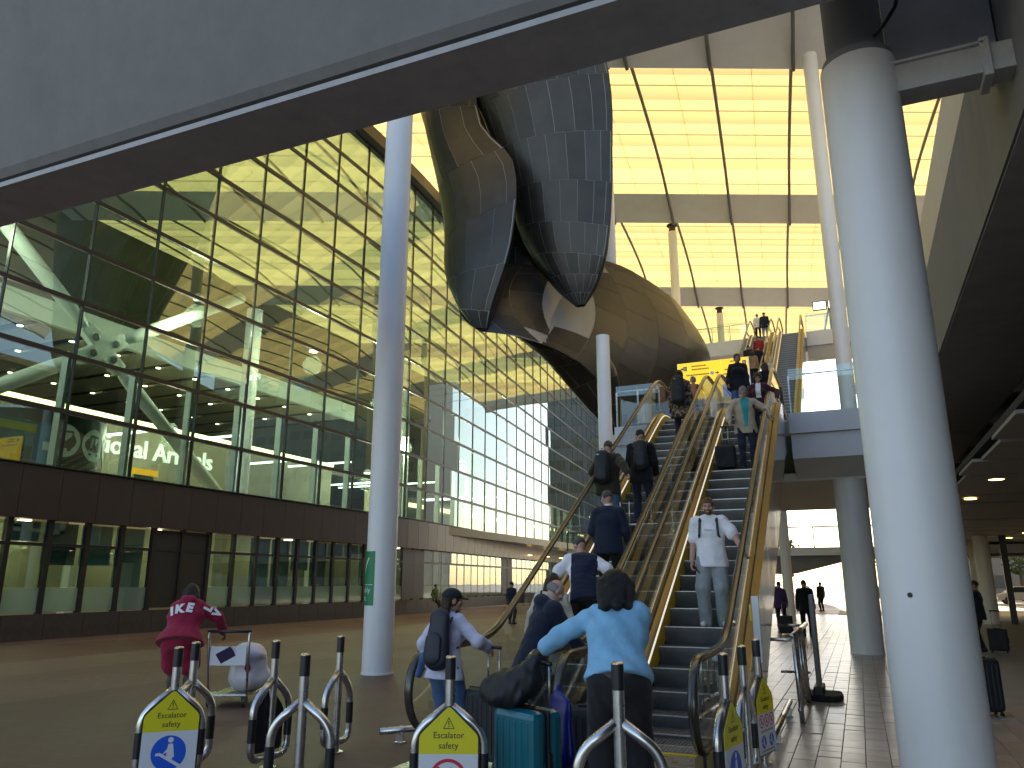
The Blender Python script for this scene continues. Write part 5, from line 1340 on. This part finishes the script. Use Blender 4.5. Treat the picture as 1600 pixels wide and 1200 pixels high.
def backpack(J, label, m, w=.15, hgt=.44, dep=.09, dx=0, m2=None, patch=None, straps=True):
    d, fw = J['dir'], J['fwd']; c = J['Ch']-fw*(.13+dep)+d*-.02; x = V3(1, 0, 0)
    a, b = c-d*hgt/2+x*dx, c+d*hgt/2*.8+x*dx
    pr = [cone(a, b, w, w*.82, x, dep/w, dep/w*.85)]
    sub = [('front_pocket', [cone(a-fw*dep*.75+d*.02, a-fw*dep*.75+d*hgt*.38, w*.75, w*.7, x, .35, .35)], m2 or m), ('grab_handle', [cone(b+d*.10-x*.03, b+d*.13, .008, .008), cone(b+d*.13, b+d*.10+x*.03, .008, .008)], BLACK)]
    if straps:
        for s_ in (-1, 1):
            S0 = J['Sh']+x*s_*.115; g = J['gt']
            sub.append(('shoulder_strap', [cone(S0-fw*.12-d*.02, S0+d*(.062+g), .022, .022, x, .5, .5), cone(S0+d*(.062+g), S0+fw*(.075+g)+d*.01, .022, .022, x, .5, .5), cone(S0+fw*(.075+g)+d*.01, J['Ch']+x*s_*.13+fw*(.105+g)-d*.05, .02, .017, x, .5, .5), cone(J['Ch']+x*s_*.13+fw*(.105+g)-d*.05, J['Ch']+x*s_*.165-d*.13-fw*.02, .015, .012)], BLACK))
    if patch: sub.append(('logo_patch', [ell(b-fw*(dep*.92)-d*.0-x*.05, (.035, .012, .014))], patch))
    return worn(J, 'backpack', label, 'backpack', pr, m, .04, None, .004, (), sub)

# ------------------------------------------------------------------ the people in the photograph
NAVY = cloth('navy_wool', (.012, .018, .038)); BLK = cloth('black_cloth', (.010, .010, .012)); JEAN = cloth('blue_denim', (.07, .13, .26), fine=400); DJEAN = cloth('dark_denim', (.018, .024, .045), fine=400)
WHT = cloth('white_cotton', (.84, .83, .86)); LAV = cloth('pale_lavender_jersey', (.60, .60, .76)); LBLUE = cloth('light_blue_shirt', (.24, .50, .72)); BURG = cloth('burgundy_fleece', (.27, .012, .045))
CREAM = cloth('cream_knit', (.62, .56, .46)); TAUPE = cloth('taupe_skirt', (.34, .29, .23)); GREYT = cloth('grey_joggers', (.30, .33, .34)); BEIGE = cloth('beige_linen', (.50, .40, .29)); TEALS = cloth('teal_shirt', (.03, .36, .38))
OLIVE = cloth('dark_olive_jacket', (.035, .030, .020)); MAROON = cloth('maroon_cardigan', (.06, .02, .03)); REDC = cloth('red_top', (.35, .03, .03)); TANC = cloth('tan_coat', (.36, .22, .12)); GREEN = cloth('green_jacket', (.10, .16, .04)); CHAR = cloth('charcoal_trousers', (.022, .020, .022))
PACK = mat('black_nylon', (.012, .012, .015), .6, bump=(300, .2, .001), noise=(5, .2)); PACKN = mat('navy_nylon', (.016, .018, .032), .55, bump=(300, .2, .001), noise=(5, .2))
WSHOE = mat('white_trainer', (.70, .70, .70), .5)
def camo_mat():
    m = mat('camouflage_cloth', (.10, .08, .05), .9)
    nt = m.node_tree; n = nt.nodes; L = nt.links; tc = n.new('ShaderNodeTexCoord'); t = n.new('ShaderNodeTexNoise'); t.inputs['Scale'].default_value = 16; t.inputs['Detail'].default_value = 2
    cr = n.new('ShaderNodeValToRGB'); cr.color_ramp.interpolation = 'CONSTANT'; e = cr.color_ramp.elements; e[0].color = (.02, .017, .012, 1); e[1].position = .46; e[1].color = (.13, .085, .05, 1); q = e.new(.55); q.color = (.30, .22, .15, 1)
    L.new(tc.outputs['Object'], t.inputs[0]); L.new(t.outputs['Fac'], cr.inputs[0]); L.new(cr.outputs[0], n['Principled BSDF'].inputs['Base Color']); return m
def tattoo_mat():
    m = mat('tattooed_skin', (.3, .2, .16), .5)
    return m
def at(x, y, **k): return onstep(x, y, **k)
DOWN, UP = 180, 0
# man in the white T-shirt
J = person('man in a white T-shirt and grey trousers standing on the right escalator, facing down', at(-1.86, 11.2), DOWN+2, 1.76, 'm', 'fair', 0, 0, (8, 0), ('short', WHT, dict(g=.036, hem=.13, fold=.005, ff=15)), ('wide', GREYT), ('short', HBL),
    hands=((-.47, .26, .96), (.27, .08, .80)), hints=((-1, -.5, .1), (.5, -1, 0)), feet=((-.12, -.02), (.12, .02)), shoes=WSHOE, res=.011, face=True, beard=HBL)
wr = J['arms'][0][2]; el = J['arms'][0][1]
worn(J, 'wrist_watch', 'black watch on the left wrist of the man in the white T-shirt', 'watch', [cone(wr-(wr-el)*.06, wr-(wr-el)*.0, .034, .034)], BLACKM, .01, .008, 0)
wr = J['arms'][1][2]; worn(J, 'phone', 'dark phone in the right hand of the man in the white T-shirt', 'phone', [cone(wr+V3(-.02, .05, -.06), wr+V3(-.10, .10, -.15), .028, .028, (0, .7, .7), .2, .2)], BLACKM, .01, .008, 0)
backpack(J, 'black backpack with straps over the white T-shirt', PACK)
prt = MB(); xx = -.055
while xx < .05: l = rng.uniform(.006, .012); prt.box(xx, xx+l, 0, .001, 0, .012); xx += l+.004
o = prt.build('chest_print', mat('print_grey', (.35, .35, .38), .6), J['root']); o['kind'] = 'stuff'
ch = (J['Ch']+J['fwd']*.155+J['dir']*.015)*J['s']; o.location = tuple(ch)
# man in beige blazer
def blazer_mat(c, d, f):
    z = c@d; y = c@f; return ((np.abs(c[:, 0]+.0) < .035+.05*np.clip((z-.0)/.5, 0, 1)) & (y > .06) & (z > -.05)).astype(int)
J = person('grey haired man in a beige blazer over a teal shirt, looking down', at(-1.80, 16.2), DOWN+12, 1.74, 'm', 'pale', 3, 0, (32, -12), ('long', [BEIGE, TEALS], dict(g=.032, hem=.17, fold=.005)), ('trousers', DJEAN), ('short', HG),
    hands=((-.46, .20, 1.04), (.34, .24, .98)), hints=((-1, -.6, 0), (.7, -1, 0)), res=.0135, face=True, topmat=blazer_mat, fat=1.08)
HMx = J['HM']; hlx = lambda x, y, z: J['HC']+HMx@V3(x, y, z)
worn(J, 'glasses', 'dark rimmed glasses on the grey haired man', 'glasses', [cone(hlx(-.06, .10, .012), hlx(.06, .10, .012), .006, .006), cone(hlx(-.06, .10, .012), hlx(-.084, .0, .012), .004, .004), cone(hlx(.06, .10, .012), hlx(.084, .0, .012), .004, .004)], BLACKM, .004, .006, 0)
worn(J, 'shoulder_bag', 'dark bag hanging at the hip of the man in the beige blazer', 'bag', [cone(V3(-.25, -.10, .95), V3(-.25, -.12, 1.12), .10, .09, (0, 1, 0), .5, .5), cone(V3(-.24, -.06, 1.15), J['shL']+V3(0, -.04, .09), .016, .016), cone(J['shL']+V3(0, -.04, .09), J['Ch']+V3(-.17, .10, .02), .016, .016), cone(J['Ch']+V3(-.17, .10, .02), V3(-.27, .05, 1.1), .014, .014)], PACK, .03, .012)
J = person('brown haired woman in a maroon cardigan looking down behind the blazer man', at(-1.60, 17.1), DOWN, 1.62, 'f', 'fair', 4, 0, (28, 8), ('long', [MAROON, WHT], dict(g=.026, hem=.16)), ('trousers', BLK), ('bob', HBR), hands=((-.40, .18, 1.05), (.2, .2, .95)), hints=((-1, -.6, 0), (.7, -1, 0)), res=.0145, topmat=lambda c, d, f: ((np.abs(c[:, 0]) < .06) & (c@f > .06) & (c@d > .18)).astype(int))
J = person('dark haired woman in a black shirt and jeans atop the right escalator', at(-2.2, 18.8), DOWN+6, 1.66, 'f', 'tan', 0, 0, (2, 6), ('long', BLK, dict(g=.034, hem=.16)), ('trousers', JEAN), ('bun', HB), hands=((-.22, .12, .82), (.26, .14, .92)), res=.0145, fat=1.1)
worn(J, 'handbag', 'black handbag on the shoulder of the woman in the black shirt', 'bag', [cone(V3(.25, -.02, .86), V3(.25, -.02, 1.0), .11, .09, (0, 1, 0), .5, .5), cone(V3(.24, -.02, 1.08), J['shR']+V3(0, 0, .08), .012, .012)], PACK, .03, .014)
J = person('woman seen from behind in a black vest with white sleeves on the landing', (-1.72, 20.6, FL1), 20, 1.62, 'f', 'fair', 0, 0, (5, -35), ('long', [BLK, WHT], dict(g=.02, hem=.06)), ('trousers', DJEAN), ('bob', HBR), res=.016, topmat=lambda c, d, f: (np.abs(c[:, 0]) > .175).astype(int))
# left escalator, going up
J = person('tall person in a camouflage coat near the top of the left escalator', at(-3.40, 17.6), UP, 1.76, 'f', 'dark', 0, 0, (0, 0), ('long', camo_mat(), dict(g=.034, hem=.32)), ('trousers', DJEAN), ('short', HB), res=.0145)
backpack(J, 'large black backpack with a lime patch on the camouflage coat', PACK, .17, .52, .11, patch=mat('lime_patch', (.35, .75, .02), .5))
J = person('grey haired man in a navy top walking on the landing beyond the left escalator', (-3.78, 21.6, FL1), UP+8, 1.70, 'm', 'fair', 0, 0, (0, 0), ('long', NAVY, dict(g=.026)), ('trousers', JEAN), ('short', HG), res=.016)
backpack(J, 'orange brown backpack on the landing beyond the left escalator', mat('orange_nylon', (.45, .17, .04), .6), .12, .40, .08)
J = person('dark haired man in black on the upper part of the left escalator', at(-3.50, 14.0), UP+4, 1.78, 'm', 'fair', 3, 0, (8, 35), ('long', BLK, dict(g=.034, hem=.17)), ('trousers', DJEAN), ('short', HB), hands=((-.20, .20, .92), (.22, .18, .92)), res=.013)
backpack(J, 'slack black backpack worn by the dark haired man in black', PACK, .14, .42, .07, .03)
worn(J, 'shirt_hem', 'white shirt tail showing below the black jacket of the dark haired man', 'shirt', [cone(J['P']-V3(0, 0, .11)+V3(-.10, -.105, .02), J['P']-V3(0, 0, .11)+V3(.10, -.115, -.03), .022, .03, (0, 0, 1), .6, .6)], WHT, .01, .012, .002)
J = person('grey haired man in a dark olive jacket holding a silver suitcase handle', at(-4.02, 13.5), UP-2, 1.76, 'm', 'pale', 3, 0, (4, -8), ('long', OLIVE, dict(g=.036, hem=.17)), ('trousers', JEAN), ('short', HGR), hands=((-.30, .28, 1.0), (.50, -.36, 1.02)), hints=((-1, -.6, 0), (.5, -1, .2)), res=.013, fat=1.08)
backpack(J, 'round black backpack worn by the man in the olive jacket', PACK, .16, .46, .10, -.04, patch=mat('white_patch', (.7, .7, .7), .5))
J = person('man in a plain navy sweater with a white collar on the left escalator', at(-3.46, 11.75), UP+5, 1.76, 'm', 'fair', 4, 0, (10, 40), ('long', NAVY, dict(g=.032, hem=.15, fold=.004, shirt=WHT)), ('trousers', BLK), ('short', HGR), hands=((-.22, .22, .96), (.26, .20, .94)), res=.0125, fat=1.08)
J = person('man in a navy vest with white sleeves leaning on the left escalator', at(-3.46, 10.6), UP+10, 1.72, 'm', 'fair', 20, -6, (28, 42), ('short', [cloth('quilted_navy', (.014, .020, .045), fine=30), WHT], dict(g=.036, hem=.12)), ('trousers', CHAR), ('short', HGR), hands=((-.42, .06, .92), (.50, .12, 1.02)), hints=((-1, -.8, 0), (.7, -1, .1)), res=.0115, topmat=lambda c, d, f: (np.abs(c[:, 0]) > .185).astype(int))
J = person('stooping woman in a cream top and taupe skirt at the foot of the left escalator', at(-3.68, 9.75), UP+6, 1.66, 'f', 'fair', 24, 0, (35, 0), ('long', CREAM, dict(g=.034, hem=.10)), ('skirt', TAUPE, .66), ('bob', HBR), hands=((-.40, .26, .86), (.28, .22, .80)), hints=((-1, -.6, 0), (.7, -1, 0)), res=.0115)
worn(J, 'tote_strap', 'black and white striped bag strap over the shoulder of the woman in cream', 'bag', [cone(J['shL']+V3(.04, -.06, .09), J['Wt']+V3(-.17, -.13, 0), .014, .014), cone(J['Wt']+V3(-.19, -.10, -.02), J['Wt']+V3(-.20, -.10, -.24), .07, .08, (0, 1, 0), .5, .5)], PACK, .02, .0115, .002)
J = person('bald man in a navy coat stooping at the foot of the left escalator', (-3.22, 8.15, .012), UP-48, 1.74, 'm', 'pale', 20, 0, (40, 8), ('long', NAVY, dict(g=.040, hem=.22, fold=.005, shirt=WHT, hood=True)), ('trousers', mat('navy_trousers', (.010, .013, .024), .9)), ('rim', HG), hands=((-.10, .42, .96), (.22, .40, .93)), hints=((-1, -.8, 0), (.7, -1, 0)), res=.0105, fat=1.06)
# ground level, foreground
J = person('girl with long brown hair, black cap and pale lavender top', (-3.78, 7.05, 0), UP-14, 1.61, 'f', 'fair', 6, 0, (6, -28), ('long', LAV, dict(g=.036, hem=.10, cap=mat('cap_navy', (.012, .014, .024), .8, bump=(200, .2, .001)), fold=.007)), ('wide', JEAN), ('cap', HBR), hands=((-.30, .05, .92), (.34, .30, 1.12)), hints=((-1, -.6, 0), (.6, -1, 0)), res=.0105, shoes=WSHOE)
backpack(J, 'dark navy backpack worn by the girl in the black cap', PACKN, .155, .46, .10, .08)
worn(J, 'denim_jacket', 'blue denim jacket hanging over the left forearm of the girl in the cap', 'jacket', [cone(V3(-.30, -.02, 1.02), V3(-.36, .10, .98), .06, .06), cone(V3(-.33, .0, .98), V3(-.36, -.04, .84), .06, .05, (0, 1, 0), .6, .6)], JEAN, .04, .012, .008)
J = person('woman in a light blue shirt and dark trousers bending over the teal suitcase', (-1.70, 5.86, 0), UP+16, 1.84, 'f', 'dark', 30, 0, (30, 4), ('roll', LBLUE, dict(g=.036, hem=0, fold=.011, ff=13, hairvol=1.32, hairlen=.20)), ('wide', CHAR), ('bob', HB), hands=((-.645, .15, 1.025), (-.10, .42, .96)), hints=((-.5, -.6, .8), (1, -.3, .1)), feet=((-.13, -.04), (.13, .06)), res=.0105, fat=1.2)
wr, el = J['arms'][0][2], J['arms'][0][1]
worn(J, 'wrist_watch', 'dark bracelet watch on the wrist of the woman in the light blue shirt', 'watch', [cone(wr-(wr-el)*.10, wr-(wr-el)*.04, .031, .031)], BLACKM, .01, .008, 0)
bg_ = surface([cone(V3(-.20, -.04, .11), V3(.08, .02, .20), .12, .125), cone(V3(.06, 0, .2), V3(.16, .03, .34), .10, .05), ell(V3(-.10, -.03, .09), (.20, .16, .10)), ell(V3(.02, -.08, .14), (.12, .08, .11)), cone(V3(-.28, -.02, .05), V3(-.18, .06, .2), .05, .06)], .009, .03, disp=lambda X: folds(77, .010, 13)(X)+folds(78, .005, 34)(X))
o = np_obj('black_bag', [bg_], PACK, None, (-2.47, 5.76, .735), -20); tag(o, 'slumped black bag lying on top of the teal suitcase', 'bag')
bg_ = surface([cone(V3(0, 0, .02), V3(0, 0, .40), .17, .11, (1, 0, 0), .45, .25), cone(V3(-.06, 0, .42), V3(0, 0, .52), .01, .01), cone(V3(0, 0, .52), V3(.06, 0, .42), .01, .01)], .012, .03, disp=folds(5, .008, 15))
o = np_obj('shopping_bag', [bg_], mat('royal_blue_bag', (.005, .012, .22), .35), None, (-2.32, 6.28, .32), -30); tag(o, 'royal blue bag hanging behind the teal suitcase', 'bag')
# person in burgundy with the trolley
J = person('person in burgundy hoodie and shorts with white letters leaning on a luggage trolley', (-8.62, 8.40, 0), UP+30, 1.72, 'f', 'dark', 28, 0, (18, -8), ('long', BURG, dict(g=.046, hem=.06, hood=True, fold=.006)), ('shorts', BURG), ('bob', HB), hands=((-.02, .42, .98), (.46, .34, 1.0)), hints=((-1, -.3, .2), (1, -.3, .2)), res=.0115, fat=1.38)
WLT = mat('white_letter', (.78, .76, .76), .7)
hm_ = J['root']
def letter(ch, p, q, rot, size):
    me_o = text('hoodie_letter', ch, size, WLT, hm_, (0, 0, 0), (0, 0, 0), .004, bold=.010)
    x = nrm(q); n_ = nrm(p[1]); y = np.cross(n_, x)
    c_, s_ = math.cos(rot), math.sin(rot); x2 = x*c_+y*s_; y2 = -x*s_+y*c_
    me_o.matrix_local = Matrix(((x2[0], y2[0], n_[0], p[0][0]), (x2[1], y2[1], n_[1], p[0][1]), (x2[2], y2[2], n_[2], p[0][2]), (0, 0, 0, 1)))
d_, f2 = J['dir'], J['fwd']
bk = -f2
for ch_, xo, rr, zo in (('I', -.165, .25, -.02), ('K', -.06, .12, .0), ('E', .075, -.10, .02)):
    off = .185 - 1.6*xo*xo
    letter(ch_, ((J['Ch']+V3(xo, 0, 0)+bk*off+d_*(zo+.02))*J['s'], bk+V3(xo*1.6, 0, 0)), V3(1, 0, 0)-V3(0, 0, 0)+bk*(-xo*1.5), rr, .17)
S0, e_, w_, sx = J['arms'][1]
for ch_, t in (('L', .35), ('V', .85)):
    c_ = S0+(e_-S0)*t; n_ = nrm(V3(.35, -.8, .45)); a_ = nrm(e_-S0); n_ = nrm(n_-a_*(n_@a_))
    letter(ch_, ((c_+n_*.098)*J['s'], n_), np.cross(a_, n_), math.pi, .15)
bg_ = surface([cone(V3(0, .0, .18), V3(0, .0, .48), .27, .24, (1, 0, 0), .85, .8), ell(V3(.10, -.1, .5), (.14, .1, .08)), ell(V3(.22, .05, .16), (.1, .14, .12))], .016, .06, disp=folds(31, .014, 12))
o = np_obj('wrapped_bag', [bg_], mat('white_plastic_wrap', (.66, .64, .70), .35, noise=(4, .1), bump=(9, .5, .02)), None, (-8.12, 9.18, .17), 24); tag(o, 'bulging white plastic wrapped bag on the luggage trolley', 'bag')
for nm, p, m in (('maroon_print', (.06, -.235, .33), BURG), ('pink_bow', (-.1, -.2, .5), mat('pink_ribbon', (.6, .05, .25), .6))):
    v, f = surface([ell(V3(*p), (.045, .02, .06))], .012, .01); np_obj(nm, [(v, f)], m, o)
pb = MB().box(-.11, .11, -.006, .006, -.09, .09).build('passport_folder', mat('purple_folder', (.05, .035, .09), .5), tr); pb.location = (-.02, -.415, .68); pb.rotation_euler = (R(20), R(-28), 0)
# far people
def far(label, loc, rz, topm, botm, hair_=('short', HB), sex='m', h=1.72, res=.026, skin='fair', **k):
    return person(label, loc, rz, h, sex, skin, k.pop('lean', 0), 0, k.pop('head', (0, 0)), ('long', topm, dict(g=.03, hem=.14)), k.pop('bottom', ('trousers', botm)), hair_, res=res, **k)
J = far('man in a dark suit holding a phone to his ear under the low ceiling', (2.68, 23.2, 0), 75, cloth('dark_suit', (.010, .012, .022)), BLK, res=.016, hands=((.02, .16, 1.50), (.24, .1, .85)), hints=((-1, .2, -.5), (.5, -1, 0)), skin='tan', h=1.72)
far('person in red with a black backpack on the upper left escalator', at(-3.66, 41.4, Y0=28.9, Z0=FL1, Z1=FL2), 0, REDC, DJEAN, res=.022)
far('person in an olive jacket on the left side of the upper left escalator', at(-4.05, 39.6, Y0=28.9, Z0=FL1, Z1=FL2), 0, OLIVE, BLK, res=.022)
far('person in a tan coat lowest of the group on the upper left escalator', at(-3.75, 38.4, Y0=28.9, Z0=FL1, Z1=FL2), 0, TANC, DJEAN, hair_=('bob', HB), sex='f', res=.022)
far('person in black right of the tan coat on the upper left escalator', at(-3.55, 39.2, Y0=28.9, Z0=FL1, Z1=FL2), 0, BLK, BLK, res=.022)
far('man in a dark jacket and blue jeans at the very top of the upper escalator', at(-3.68, 46.7, Y0=28.9, Z0=FL1, Z1=FL2), 0, NAVY, cloth('pale_denim', (.25, .34, .48)), res=.022, h=1.78)
far('woman with a brown bag and pale top at the very top of the upper escalator', at(-4.12, 46.9, Y0=28.9, Z0=FL1, Z1=FL2), 0, WHT, BLK, hair_=('short', HBR), sex='f', res=.022, h=1.64)
far('person in a green jacket sitting on the plinth of the glass terminal', (-22.25, 40.0, 0), -90, GREEN, CHAR, crouch=.12, feet=((-.1, .42), (.1, .42)), res=.022)
far('person in dark clothes walking on the plaza behind the bald man', (-13.4, 30.6, 0), -20, NAVY, BLK)
far('silhouetted traveller walking away on the paved path', (-1.65, 27.2, 0), 0, BLK, BLK, h=1.76)
far('distant person in purple beside the thin grey column', (-2.75, 31.0, 0), 0, cloth('purple_coat', (.06, .03, .12)), BLK, sex='f')
far('tiny dark figure in the bright sunlight at the end of the path', (-2.2, 52, 0), 40, BLK, BLK)
far('tiny figure in white in the bright sunlight at the end of the path', (-3.4, 58, 0), 200, WHT, DJEAN)
